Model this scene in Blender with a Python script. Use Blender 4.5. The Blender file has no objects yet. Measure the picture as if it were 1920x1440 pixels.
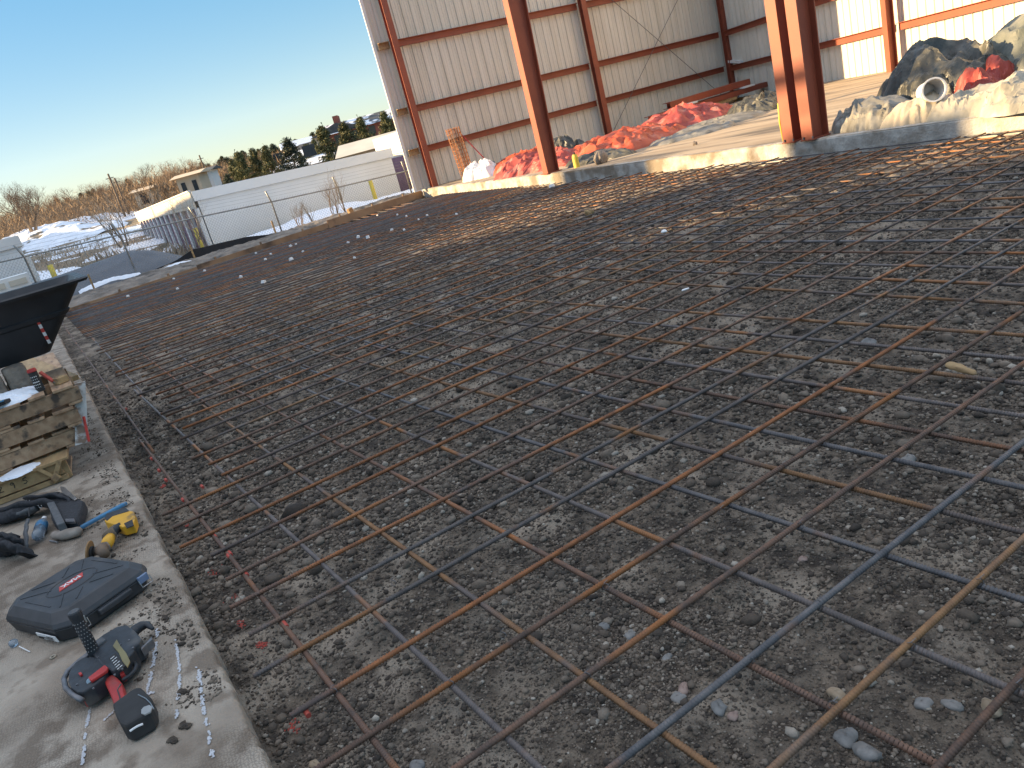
import bpy, math, random
import numpy as np
from mathutils import Vector, Matrix
rad = math.radians
scene = bpy.context.scene
col = scene.collection

# ------------------------------------------------------------------ camera
EYE = np.array([0.0, 0.0, 1.6])
F = 1460.2; PIT, AZ, ROLL = rad(18.155), rad(61.197), rad(-15.087)
fw = np.array([-math.sin(AZ)*math.cos(PIT), math.cos(AZ)*math.cos(PIT), -math.sin(PIT)])
r0 = np.array([math.cos(AZ), math.sin(AZ), 0.0]); u0 = np.cross(r0, fw)
rt = math.cos(ROLL)*r0 + math.sin(ROLL)*u0
up = -math.sin(ROLL)*r0 + math.cos(ROLL)*u0
cam_d = bpy.data.cameras.new('camera'); cam = bpy.data.objects.new('camera', cam_d); col.objects.link(cam)
m = Matrix.Identity(4)
for i in range(3):
    m[i][0], m[i][1], m[i][2], m[i][3] = rt[i], up[i], -fw[i], EYE[i]
cam.matrix_world = m
cam_d.sensor_width = 36.0; cam_d.lens = 36.0*F/1920.0
cam_d.clip_start = 0.05; cam_d.clip_end = 5000
scene.camera = cam
# ------------------------------------------------------------------ light
SUN_EL = rad(14); SH = np.array([.565, .825]); SH = SH/np.linalg.norm(SH)   # heading of the sunlight on the ground
world = bpy.data.worlds.new('World'); scene.world = world; world.use_nodes = True
nt = world.node_tree; nt.nodes.clear()
sky = nt.nodes.new('ShaderNodeTexSky'); sky.sky_type = 'NISHITA'; sky.sun_disc = False
sky.sun_elevation = SUN_EL
sky.sun_rotation = math.atan2(-SH[0], -SH[1])
sky.altitude = 1600; sky.air_density = 1.0; sky.dust_density = 1.0; sky.ozone_density = 1.0
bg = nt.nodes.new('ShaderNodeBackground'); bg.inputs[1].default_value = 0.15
wo = nt.nodes.new('ShaderNodeOutputWorld')
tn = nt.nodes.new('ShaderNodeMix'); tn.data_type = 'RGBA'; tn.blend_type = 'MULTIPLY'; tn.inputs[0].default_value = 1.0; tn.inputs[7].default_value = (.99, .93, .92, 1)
gm = nt.nodes.new('ShaderNodeGamma'); gm.inputs[1].default_value = 0.36   # softer range between the sky round the sun and the zenith, lifting shade against horizon glare
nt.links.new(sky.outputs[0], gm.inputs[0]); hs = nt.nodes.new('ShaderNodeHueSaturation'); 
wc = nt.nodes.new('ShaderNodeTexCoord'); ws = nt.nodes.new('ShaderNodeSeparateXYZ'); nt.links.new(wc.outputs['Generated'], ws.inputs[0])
for a_, b_, nm in ((2.9, .75, 'Saturation'), (.90, 2.1, 'Value')):      # paler, brighter sky added high overhead to lift the shade, saturated blue lower down
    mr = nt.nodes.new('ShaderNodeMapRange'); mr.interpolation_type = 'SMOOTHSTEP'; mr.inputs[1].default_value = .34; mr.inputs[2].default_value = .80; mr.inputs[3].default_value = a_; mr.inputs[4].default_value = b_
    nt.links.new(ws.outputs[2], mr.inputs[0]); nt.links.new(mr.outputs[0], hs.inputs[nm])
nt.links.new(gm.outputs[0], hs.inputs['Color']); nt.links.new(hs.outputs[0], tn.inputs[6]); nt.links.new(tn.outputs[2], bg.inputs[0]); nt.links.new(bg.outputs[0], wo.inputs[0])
sd = bpy.data.lights.new('sun', 'SUN'); sd.energy = 4.0; sd.angle = rad(0.6); sd.color = (1.0, .71, .38)
so = bpy.data.objects.new('sun', sd); col.objects.link(so)
sv = Vector((SH[0]*math.cos(SUN_EL), SH[1]*math.cos(SUN_EL), -math.sin(SUN_EL)))
so.rotation_euler = sv.to_track_quat('-Z', 'Y').to_euler(); so.location = (-20, -20, 30)
scene.view_settings.view_transform = 'Standard'; scene.view_settings.look = 'None'
scene.view_settings.exposure = 2.05; scene.view_settings.gamma = 1.0

# ------------------------------------------------------------------ helpers
def ray(x, y):
    return rt*((x-960)/F) - up*((y-720)/F) + fw
def at(x, y, z=0.0):
    d = ray(x, y); t = (z-EYE[2])/d[2]; p = EYE + d*t; return (float(p[0]), float(p[1]), float(z))
def onx(x, y, X):
    d = ray(x, y); p = EYE + d*(X-EYE[0])/d[0]; return (float(p[0]), float(p[1]), float(p[2]))
def far(x, y, dep):
    p = EYE + ray(x, y)*dep; return (float(p[0]), float(p[1]), float(p[2]))

def tag(o, label=None, cat=None, group=None, kind=None):
    if label: o['label'] = label
    if cat: o['category'] = cat
    if group: o['group'] = group
    if kind: o['kind'] = kind
    return o
def thing(name, loc, label, cat, group=None, rz=0.0):
    o = bpy.data.objects.new(name, None); col.objects.link(o); o.location = loc; o.rotation_euler[2] = rz
    o.empty_display_size = .1
    return tag(o, label, cat, group)
def copy_tree(o, parent=None):
    c = o.copy(); col.objects.link(c); c.parent = parent
    for ch in o.children: copy_tree(ch, c)
    return c

def hsh(ix, iy, iz, seed):
    h = (ix.astype(np.int64)*374761393 + iy.astype(np.int64)*668265263 + iz.astype(np.int64)*2147483647 + seed*974711) & 0xffffffff
    h = ((h ^ (h >> 13))*1274126177) & 0xffffffff
    h = ((h ^ (h >> 16))*2246822519) & 0xffffffff
    return ((h ^ (h >> 15)) & 0xffffff)/float(0xffffff)
def vnoise(x, y, seed=0, z=None):
    x = np.asarray(x, float); y = np.asarray(y, float)
    ix = np.floor(x); iy = np.floor(y); fx = x-ix; fy = y-iy
    fx = fx*fx*(3-2*fx); fy = fy*fy*(3-2*fy); zz = np.zeros_like(ix)
    a = hsh(ix, iy, zz, seed); b = hsh(ix+1, iy, zz, seed); c = hsh(ix, iy+1, zz, seed); d = hsh(ix+1, iy+1, zz, seed)
    return (a*(1-fx)+b*fx)*(1-fy) + (c*(1-fx)+d*fx)*fy
def fbm(x, y, seed=0, o=4, g=.5):
    s = 0; a = 1; t = 0
    for i in range(o):
        s = s + a*vnoise(x*2**i+17.3*i, y*2**i-9.1*i, seed+i); t += a; a *= g
    return s/t

class MB:
    def __init__(s): s.v = []; s.f = []; s.mi = []; s.cur = 0
    def add(s, vs, fs):
        b = len(s.v); s.v.extend([tuple(map(float, v)) for v in vs]); s.f.extend([tuple(b+i for i in f) for f in fs]); s.mi.extend([s.cur]*len(fs)); return s
    def hexa(s, p):   # 8 points: bottom 4 ccw, top 4 ccw
        return s.add(p, [(3, 2, 1, 0), (4, 5, 6, 7), (0, 1, 5, 4), (1, 2, 6, 5), (2, 3, 7, 6), (3, 0, 4, 7)])
    def box(s, c, d, rz=0.0, rx=0.0, ry=0.0):
        M = Matrix.Rotation(rz, 3, 'Z') @ Matrix.Rotation(ry, 3, 'Y') @ Matrix.Rotation(rx, 3, 'X')
        P = []
        for k in (-.5, .5):
            for i, j in ((-.5, -.5), (.5, -.5), (.5, .5), (-.5, .5)):
                q = M @ Vector((i*d[0], j*d[1], k*d[2])); P.append((c[0]+q[0], c[1]+q[1], c[2]+q[2]))
        return s.hexa(P)
    def beam(s, a, b, w, h, upv=(0, 0, 1), off=0):   # rectangular bar from a to b
        a = Vector(a); b = Vector(b); d = (b-a).normalized(); U = Vector(upv)
        sd_ = d.cross(U).normalized(); U = sd_.cross(d).normalized()
        P = []
        for q in (a, b):
            P.append([q + sd_*(i*w/2) + U*(j*h/2) for i, j in ((-1, -1), (1, -1), (1, 1), (-1, 1))])
        return s.add(P[0]+P[1], [(3, 2, 1, 0), (4, 5, 6, 7), (0, 1, 5, 4), (1, 2, 6, 5), (2, 3, 7, 6), (3, 0, 4, 7)])
    def prof(s, a, b, pts, upv=(0, 0, 1)):   # sweep closed 2d profile (side, up) from a to b
        a = Vector(a); b = Vector(b); d = (b-a).normalized(); U = Vector(upv)
        sd_ = d.cross(U).normalized(); U = sd_.cross(d).normalized(); n = len(pts)
        P = [a + sd_*i + U*j for i, j in pts] + [b + sd_*i + U*j for i, j in pts]
        return s.add(P, [tuple((k, (k+1) % n, n+(k+1) % n, n+k)) for k in range(n)] + [tuple(range(n-1, -1, -1)), tuple(range(n, 2*n))])
    def tube(s, pts, r, n=6, cap=True):
        pts = [Vector(p) for p in pts]; rr = r if isinstance(r, (list, tuple)) else [r]*len(pts)
        P = []; U = None
        for i, p in enumerate(pts):
            d = (pts[min(i+1, len(pts)-1)] - pts[max(i-1, 0)]).normalized()
            if U is None:
                U = d.orthogonal().normalized()
            else:
                U = (U - d*U.dot(d)).normalized()
            V = d.cross(U)
            for k in range(n):
                t = 2*math.pi*k/n; P.append(p + (U*math.cos(t)+V*math.sin(t))*rr[i])
        fs = []
        for i in range(len(pts)-1):
            for k in range(n):
                fs.append((i*n+k, i*n+(k+1) % n, (i+1)*n+(k+1) % n, (i+1)*n+k))
        if cap: fs += [tuple(range(n-1, -1, -1)), tuple((len(pts)-1)*n+k for k in range(n))]
        return s.add(P, fs)
    def poly(s, pts, z0, z1, inset=0.0, ztop=None):   # extruded outline, optional chamfered top
        n = len(pts); c = np.mean(np.array([p[:2] for p in pts]), 0)
        b = [(p[0], p[1], z0) for p in pts]
        if inset > 0:
            zz = z1 - inset*.8
            t = [(p[0], p[1], zz) for p in pts]; q = []
            for p in pts:
                d = np.array(p[:2])-c; L = np.linalg.norm(d); d = d*(1-inset/L); q.append((c[0]+d[0], c[1]+d[1], z1))
            P = b+t+q; fs = [tuple(range(n-1, -1, -1)), tuple(range(2*n, 3*n))]
            for k in range(n):
                fs += [(k, (k+1) % n, n+(k+1) % n, n+k), (n+k, n+(k+1) % n, 2*n+(k+1) % n, 2*n+k)]
        else:
            P = b+[(p[0], p[1], z1) for p in pts]
            fs = [tuple(range(n-1, -1, -1)), tuple(range(n, 2*n))] + [(k, (k+1) % n, n+(k+1) % n, n+k) for k in range(n)]
        return s.add(P, fs)
    def build(s, name, mats, parent=None, smooth=False, bevel=0.0, loc=None):
        me = bpy.data.meshes.new(name); me.from_pydata(s.v, [], s.f); me.update()
        if not isinstance(mats, (list, tuple)): mats = [mats]
        for q in mats: me.materials.append(q)
        if len(mats) > 1: me.polygons.foreach_set('material_index', s.mi)
        o = bpy.data.objects.new(name, me); col.objects.link(o)
        if parent is not None:
            o.parent = parent
            if loc is None: pass
        if loc is not None: o.location = loc
        if smooth: me.shade_smooth()
        if bevel > 0:
            bm = o.modifiers.new('bevel', 'BEVEL'); bm.width = bevel; bm.segments = 2; bm.limit_method = 'ANGLE'; bm.angle_limit = rad(35)
        return o
def ch(name, mb, mats, parent, **k):
    """part modelled in world coordinates, parented to a thing that stands elsewhere"""
    L = parent.location; a = parent.rotation_euler[2]; c_, s_ = math.cos(-a), math.sin(-a)
    nv = []
    for v in mb.v:
        x, y, z = v[0]-L[0], v[1]-L[1], v[2]-L[2]; nv.append((x*c_-y*s_, x*s_+y*c_, z))
    mb.v = nv
    return mb.build(name, mats, parent, **k)
def sub(name, mb, mats, part, **k):
    root = part.parent; L = root.location
    mb.v = [(v[0]-L[0], v[1]-L[1], v[2]-L[2]) for v in mb.v]
    return mb.build(name, mats, part, **k)
def npmesh(name, V, Fc, mats, parent=None, smooth=False, mi=None):
    me = bpy.data.meshes.new(name); V = np.asarray(V, np.float32); Fc = np.asarray(Fc, np.int32); n = Fc.shape[1]
    me.vertices.add(len(V)); me.vertices.foreach_set('co', V.ravel())
    me.loops.add(Fc.size); me.loops.foreach_set('vertex_index', Fc.ravel())
    me.polygons.add(len(Fc)); me.polygons.foreach_set('loop_start', np.arange(0, Fc.size, n, dtype=np.int32))
    me.update(calc_edges=True); me.validate()
    for q in (mats if isinstance(mats, (list, tuple)) else [mats]): me.materials.append(q)
    if mi is not None: me.polygons.foreach_set('material_index', mi)
    if smooth: me.shade_smooth()
    o = bpy.data.objects.new(name, me); col.objects.link(o)
    if parent: o.parent = parent
    return o
def gridmesh(name, X, Y, Z, mats, smooth=True, **k):
    n, mm = X.shape; V = np.stack([X, Y, Z], -1).reshape(-1, 3)
    i, j = np.meshgrid(np.arange(n-1), np.arange(mm-1), indexing='ij'); a = (i*mm+j).ravel()
    return npmesh(name, V, np.stack([a, a+mm, a+mm+1, a+1], -1), mats, smooth=smooth, **k)

# ------------------------------------------------------------------ materials
def pm(name, c1, c2=None, scale=5.0, rough=.8, bump=0.0, bscale=None, metal=0.0, detail=6.0, contrast=(.35, .65), c3=None, s3=1.0, k3=(.5, .62), stretch=None, coords='Object', objrand=0.0, spec=.5, rough2=None, island=0.0, trans=0.0, bdist=.01):
    M = bpy.data.materials.new(name); M.use_nodes = True; t = M.node_tree; N = t.nodes; L = t.links
    B = N['Principled BSDF']; B.inputs['Roughness'].default_value = rough; B.inputs['Metallic'].default_value = metal
    B.inputs['Specular IOR Level'].default_value = spec
    tc = N.new('ShaderNodeTexCoord'); co = tc.outputs[coords]
    if objrand:
        oi = N.new('ShaderNodeObjectInfo'); ad = N.new('ShaderNodeVectorMath'); ad.operation = 'MULTIPLY_ADD'
        cb = N.new('ShaderNodeCombineXYZ')
        for i in range(3): L.new(oi.outputs['Random'], cb.inputs[i])
        ad.inputs[1].default_value = (37.1, 91.7, 53.3); L.new(cb.outputs[0], ad.inputs[0]); L.new(co, ad.inputs[2]); co = ad.outputs[0]
    if stretch:
        mp = N.new('ShaderNodeMapping'); mp.inputs['Scale'].default_value = stretch; L.new(co, mp.inputs[0]); co = mp.outputs[0]
    out = None
    def noise(sc, dt=detail):
        n = N.new('ShaderNodeTexNoise'); n.inputs['Scale'].default_value = sc; n.inputs['Detail'].default_value = dt; L.new(co, n.inputs['Vector']); return n.outputs['Fac']
    def ramp(src, a, b, ca, cb_):
        r = N.new('ShaderNodeValToRGB'); r.color_ramp.elements[0].position = a; r.color_ramp.elements[1].position = b
        r.color_ramp.elements[0].color = (*ca, 1); r.color_ramp.elements[1].color = (*cb_, 1); L.new(src, r.inputs[0]); return r.outputs[0]
    def mix(fac, a, b, mode='MIX'):
        mx = N.new('ShaderNodeMix'); mx.data_type = 'RGBA'; mx.blend_type = mode
        if isinstance(fac, float): mx.inputs[0].default_value = fac
        else: L.new(fac, mx.inputs[0])
        for s_, i in ((a, 6), (b, 7)):
            if isinstance(s_, tuple): mx.inputs[i].default_value = (*s_, 1)
            else: L.new(s_, mx.inputs[i])
        return mx.outputs[2]
    if c2 is None: c2 = tuple(x*.8 for x in c1)
    out = ramp(noise(scale), contrast[0], contrast[1], c1, c2)
    if c3 is not None:
        f = ramp(noise(s3, 5.0), k3[0], k3[1], (0, 0, 0), (1, 1, 1)); out = mix(f, out, c3)
    if island or objrand > 1:
        src = N.new('ShaderNodeNewGeometry').outputs['Random Per Island'] if island else N.new('ShaderNodeObjectInfo').outputs['Random']
        hv = N.new('ShaderNodeHueSaturation'); mr = N.new('ShaderNodeMapRange'); v = island or (objrand-1)
        mr.inputs[3].default_value = 1-v; mr.inputs[4].default_value = 1+v; L.new(src, mr.inputs[0]); L.new(mr.outputs[0], hv.inputs['Value']); L.new(out, hv.inputs['Color']); out = hv.outputs[0]
    L.new(out, B.inputs['Base Color'])
    if rough2 is not None:
        rr = ramp(noise(scale*1.7), .35, .65, (rough,)*3, (rough2,)*3); L.new(rr, B.inputs['Roughness'])
    if bump:
        bp = N.new('ShaderNodeBump'); bp.inputs['Strength'].default_value = bump; bp.inputs['Distance'].default_value = bdist
        L.new(noise(bscale or scale*4), bp.inputs['Height']); L.new(bp.outputs[0], B.inputs['Normal'])
    if trans: B.inputs['Transmission Weight'].default_value = trans
    M['_o'] = 1
    return M
def rand_ramp(M, cols):
    """colour chosen per island from a list"""
    t = M.node_tree; N = t.nodes; L = t.links; B = N['Principled BSDF']
    g = N.new('ShaderNodeNewGeometry'); r = N.new('ShaderNodeValToRGB'); r.color_ramp.interpolation = 'LINEAR'
    e = r.color_ramp.elements
    while len(e) < len(cols): e.new(.5)
    for i, (p, c) in enumerate(cols): e[i].position = p; e[i].color = (*c, 1)
    L.new(g.outputs['Random Per Island'], r.inputs[0])
    mx = N.new('ShaderNodeMix'); mx.data_type = 'RGBA'; mx.blend_type = 'MULTIPLY'; mx.inputs[0].default_value = .6
    src = B.inputs['Base Color'].links[0].from_socket
    L.new(r.outputs[0], mx.inputs[6]); L.new(src, mx.inputs[7]); L.new(mx.outputs[2], B.inputs['Base Color'])
    return M

M_dirt = pm('dirt', (.050, .038, .028), (.215, .170, .125), 14, .95, 1.0, 70, contrast=(.38, .66), c3=(.31, .255, .195), s3=3.0, k3=(.51, .64), bdist=.03, detail=12)
M_clod = rand_ramp(pm('clod', (1, 1, 1), (.6, .6, .6), 60, .95, .6, 200, bdist=.004), [(0, (.042, .033, .026)), (.5, (.125, .098, .074)), (.95, (.24, .195, .15)), (1, (.40, .36, .30))])
M_stone = rand_ramp(pm('stone', (1, 1, 1), (.7, .7, .7), 30, .8, .5, 120, bdist=.003), [(0, (.10, .095, .09)), (.5, (.22, .17, .13)), (1, (.34, .34, .34))])
M_conc = pm('concrete', (.25, .205, .158), (.38, .325, .26), 3.5, .9, .6, 90, c3=(.19, .150, .112), s3=8, k3=(.48, .60), detail=12, bdist=.012)
M_curb = pm('curb_concrete', (.30, .28, .25), (.47, .45, .41), 6.0, .9, .8, 30, c3=(.20, .165, .125), s3=1.8, k3=(.50, .62), bdist=.02, detail=10)
M_floor = pm('floor_concrete', (.29, .225, .155), (.42, .335, .24), 1.2, .9, .3, 40, c3=(.12, .10, .08), s3=.7, k3=(.52, .66), stretch=(.5, 2.2, 1), bdist=.01)
M_terr = pm('dry_ground', (.16, .12, .08), (.26, .20, .13), .12, .95, .4, 3, c3=(.10, .085, .05), s3=.05, k3=(.5, .6), coords='Object')
M_berm = pm('loose_soil', (.13, .11, .09), (.26, .22, .18), 2.5, .95, .8, 25, c3=(.08, .07, .06), s3=1.2, bdist=.03)
M_lane = pm('dark_lane', (.10, .11, .125), (.13, .14, .155), 1.5, .9, .2, 20)
M_snow = pm('snow', (.80, .83, .88), (.70, .74, .80), 3, .7, .5, 8, bdist=.05)
M_snowp = pm('snow_patchy', (.80, .83, .88), (.66, .70, .76), 1.5, .7, .6, 5, c3=(.16, .13, .09), s3=.55, k3=(.60, .66), bdist=.08)
def rustmat(name, a, b, c, k3=(.45, .6)):
    return pm(name, a, b, 14, .75, .35, 300, metal=.25, objrand=1.18, c3=c, s3=1.9, k3=k3, rough2=.5, bdist=.001, spec=.4)
M_rb = [rustmat('rebar_orange', (.30, .115, .042), (.17, .075, .038), (.10, .075, .065), (.50, .60)),
        rustmat('rebar_brown', (.165, .092, .060), (.095, .064, .050), (.27, .11, .04), (.55, .64)),
        rustmat('rebar_grey', (.15, .128, .118), (.095, .082, .077), (.26, .12, .05), (.55, .63)),
        rustmat('rebar_blue', (.15, .140, .138), (.09, .088, .092), (.22, .11, .055), (.57, .66)),
        rustmat('rebar_ochre', (.25, .135, .062), (.16, .088, .048), (.12, .098, .088), (.50, .60))]
M_red = pm('red_primer', (.26, .062, .030), (.21, .05, .026), 2.0, .55, .05, 30, objrand=1.08, c3=(.18, .06, .04), s3=3, k3=(.66, .74))
M_siding = pm('metal_siding', (.53, .49, .41), (.66, .62, .54), 5, .42, 0, stretch=(1, 1, .06), spec=.5, contrast=(.3, .7), rough2=.6)  # stretched tone streaks put uneven reflections into the colour
M_trim = pm('white_trim', (.72, .72, .70), (.66, .66, .64), 2, .5)
M_wood = pm('weathered_wood', (.27, .165, .095), (.40, .27, .165), 3, .85, .5, 40, stretch=(1, 6, 6), objrand=1.25, c3=(.08, .06, .045), s3=2.0, k3=(.56, .68), bdist=.003)
M_wood2 = pm('fresh_wood', (.40, .27, .13), (.30, .19, .09), 3, .8, .4, 40, stretch=(1, 8, 8), objrand=1.15, bdist=.002, c3=(.20, .13, .07), s3=2.2, k3=(.56, .68))
M_form = pm('form_board', (.22, .135, .08), (.30, .20, .12), 2, .85, .4, 30, objrand=1.2, c3=(.10, .07, .05), s3=1.2, k3=(.55, .66))
M_black = pm('black_plastic', (.014, .017, .021), (.03, .034, .04), 12, .5, .15, 60, rough2=.65, c3=(.10, .09, .075), s3=6, k3=(.62, .78))
M_tub = pm('tub_plastic', (.013, .015, .018), (.022, .025, .029), 5, .45, .05, 40, c3=(.06, .06, .055), s3=4, k3=(.64, .8), rough2=.6)
M_case = pm('case_plastic', (.026, .028, .031), (.042, .045, .050), 8, .5, .2, 150, rough2=.62, c3=(.13, .115, .095), s3=7, k3=(.60, .80), bdist=.002)
M_fabric = pm('black_fabric', (.014, .015, .018), (.03, .032, .037), 60, .9, .5, 300, bdist=.002)
M_fabric2 = pm('grey_fabric', (.07, .075, .08), (.10, .105, .11), 40, .9, .3, 300, bdist=.002)
M_rubber = pm('rubber', (.02, .02, .021), (.04, .04, .042), 30, .7, .2, 200, bdist=.001)
M_redpl = pm('red_plastic', (.42, .03, .025), (.33, .02, .018), 12, .5, .1, 100, c3=(.12, .05, .04), s3=9, k3=(.62, .8))
M_yel = pm('yellow_plastic', (.68, .36, .02), (.58, .30, .02), 14, .5, .1, 90, c3=(.18, .11, .04), s3=12, k3=(.58, .72))
M_yelp = pm('yellow_paint', (.60, .47, .06), (.50, .38, .05), 4, .6)
M_steel = pm('bare_steel', (.45, .46, .47), (.30, .31, .32), 20, .35, .05, 50, metal=.9)
M_dsteel = pm('dull_metal', (.20, .20, .21), (.12, .12, .125), 25, .5, .2, 90, metal=.7)
M_blue = pm('blue_paint', (.05, .20, .36), (.04, .15, .28), 10, .5, .1, 50, c3=(.20, .19, .17), s3=20, k3=(.60, .72))
M_white = pm('white_paper', (.75, .75, .74), (.65, .65, .64), 20, .7)
M_redp = pm('red_print', (.55, .06, .05), (.45, .05, .04), 20, .6)
M_ink = pm('ink', (.02, .02, .02), (.03, .03, .03), 20, .8)
M_glass = pm('clear_plastic', (.60, .70, .80), (.5, .6, .7), 5, .15, 0, trans=.85)
M_clouded = pm('grey_lens', (.30, .30, .29), (.24, .24, .23), 30, .35)
M_orange = pm('orange_tarp', (.42, .070, .022), (.34, .055, .02), 3, .5, .3, 20, c3=(.45, .16, .10), s3=2, k3=(.58, .7), bdist=.01)
M_pink = pm('faded_red_tarp', (.35, .055, .04), (.28, .045, .035), 4, .55, .3, 25, c3=(.40, .17, .14), s3=3, k3=(.55, .7), bdist=.01)
M_tarpb = pm('black_sheeting', (.032, .033, .028), (.075, .074, .062), 5, .33, .5, 22, c3=(.15, .14, .11), s3=3.5, k3=(.52, .75), rough2=.5, bdist=.02)
M_tarpg = pm('grey_sheeting', (.15, .145, .13), (.24, .23, .20), 4, .5, .5, 18, c3=(.10, .095, .08), s3=3, k3=(.54, .68), bdist=.015)
M_tarpg2 = pm('green_grey_sheeting', (.085, .095, .08), (.15, .155, .13), 4, .55, .5, 18, c3=(.23, .22, .17), s3=1.6, k3=(.54, .72), bdist=.015)
M_tarpw = pm('pale_sheeting', (.38, .35, .28), (.27, .25, .20), 4, .5, .5, 18, c3=(.18, .17, .14), s3=2.6, k3=(.54, .66), bdist=.015)
M_cream = pm('cream_cloth', (.44, .38, .29), (.34, .30, .23), 5, .75, .4, 20, c3=(.24, .20, .15), s3=4, k3=(.58, .74), bdist=.01)
M_wbag = pm('white_bag', (.78, .76, .74), (.68, .66, .64), 8, .45, .3, 30, bdist=.01)
M_galv = pm('galvanized', (.36, .36, .34), (.26, .26, .25), 6, .5, metal=.5)
M_mesh = pm('chain_link', (.25, .25, .25), (.20, .20, .2), 6, .6, metal=.3)
M_silt = pm('silt_fabric', (.012, .013, .016), (.02, .021, .025), 20, .8, .2, 60)
M_stor = pm('storage_panel', (.74, .75, .74), (.68, .69, .68), .6, .6, 0)
M_fascia = pm('fascia_panel', (.58, .54, .45), (.50, .46, .38), .5, .6, 0)
M_door = pm('maroon_door', (.17, .075, .12), (.14, .06, .10), 2, .6, 0)
M_pdoor = pm('purple_door', (.20, .12, .20), (.17, .10, .17), 2, .6, 0)
M_brick = pm('brick', (.30, .10, .07), (.24, .085, .06), 2, .85)
M_tan = pm('tan_stucco', (.55, .46, .34), (.48, .40, .30), 1, .85)
M_roof = pm('dark_roof', (.05, .055, .06), (.08, .085, .09), 1, .8)
M_glassd = pm('dark_pane', (.02, .025, .03), (.03, .035, .04), 2, .15)
M_bark = pm('bark', (.14, .10, .07), (.22, .16, .11), 6, .9)
M_twig = pm('twig', (.22, .155, .10), (.30, .21, .14), 3, .9, objrand=1.2)
M_twigw = pm('pale_twig', (.42, .33, .24), (.34, .26, .18), 3, .9)
M_leaf = pm('needles', (.065, .072, .028), (.12, .12, .045), 1.5, .8, objrand=1.2, island=.0)
M_leaf2 = pm('dark_needles', (.028, .042, .028), (.05, .066, .04), 1.5, .8, objrand=1.2)
M_scrub = pm('dry_scrub', (.20, .135, .08), (.28, .19, .115), .4, .95, island=.35)
M_spray = pm('marking_paint', (.42, .06, .04), (.34, .06, .04), 20, .7)
M_chalk = pm('chalk', (.50, .51, .53), (.42, .43, .45), 40, .9)

# ------------------------------------------------------------------ setting
CURB = [(3.0, 10.05), (-4.9, 10.28), (-8.3, 10.42), (-11.5, 10.75), (-15.3, 10.98), (-19.5, 11.45), (-24.25, 11.95)]
def curb_y(x):
    xs = [p[0] for p in CURB][::-1]; ys = [p[1] for p in CURB][::-1]
    return float(np.interp(x, xs, ys))
BX0, BY0, BX1, BY1 = -21.45, .1, -24.25, 11.95
def board_x(y): return BX0 + (y-BY0)*(BX1-BX0)/(BY1-BY0)
SLAB = .08
# terrain: one sheet reaching the horizon
def terr(x, y):
    d = np.sqrt(x*x+y*y)
    h = -.42 + np.clip(d-46, 0, 320)*.042 + np.clip(d-366, 0, 900)*.004
    return h + (fbm(x*.02, y*.02, 5)-.5)*np.clip((d-60)/60, 0, 1)*4.5
rr = np.concatenate([[0.0], np.geomspace(3, 3200, 90)]); aa = np.linspace(0, 2*math.pi, 181)
RR, AA = np.meshgrid(rr, aa, indexing='ij'); TX, TY = RR*np.cos(AA), RR*np.sin(AA)
tag(gridmesh('ground', TX, TY, terr(TX, TY), M_terr), kind='structure')

def dirt_h(x, y):
    base = (fbm(x*.9, y*.9, 11, 3)-.5)*.085
    mid = (fbm(x*4.5, y*4.5, 21, 3)-.5)*.045
    rdg = np.abs(fbm(x*11+3, y*11, 31, 3)-.5)*2
    fine = (fbm(x*32, y*32, 41, 3)-.5)*.016
    d = np.sqrt(x*x+y*y)
    rl = 1+.9*np.clip((y-5)/2.5, 0, 1); h = -.098 + base*.9 + mid*.9*rl + rdg*.026*rl + fine
    # loose heap near the slab edge, against the first bars
    for cx, cy, hh, w in ((-6.5, .9, .07, .35), (-7.3, .7, .08, .4), (-5.6, .75, .05, .3), (-8.4, 1.2, .05, .5)):
        h = h + hh*np.exp(-((x-cx)**2+(y-cy)**2)/w**2)*(.5+fbm(x*14, y*14, 51, 3))
    h = h + .03*np.exp(-np.clip(y-.05, 0, 9)/.10)*(fbm(x*9, y*9, 61, 3))
    lim = np.where((x < -5) & (x > -9) & (y < 1.6), .0, -.034); return np.minimum(h, lim + .02*fbm(x*20, y*20, 71, 2))
def seg(a, b, n): return np.linspace(a, b, n, endpoint=False)
gx = -np.concatenate([[-3.5], seg(-1.5, .3, 8), seg(.3, 3.6, 330), seg(3.6, 7, 220), seg(7, 13, 200), np.linspace(13, 25.5, 160)])
gy = np.concatenate([seg(-.35, .03, 4), seg(.03, 3.2, 300), seg(3.2, 6, 150), np.linspace(6, 12.6, 160)])
GX, GY = np.meshgrid(gx, gy, indexing='ij')
GZ = dirt_h(GX, GY)
# the bed ends under the curb and the board
tag(gridmesh('dirt_bed', GX, GY, GZ, M_dirt, smooth=True), kind='structure')

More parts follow.
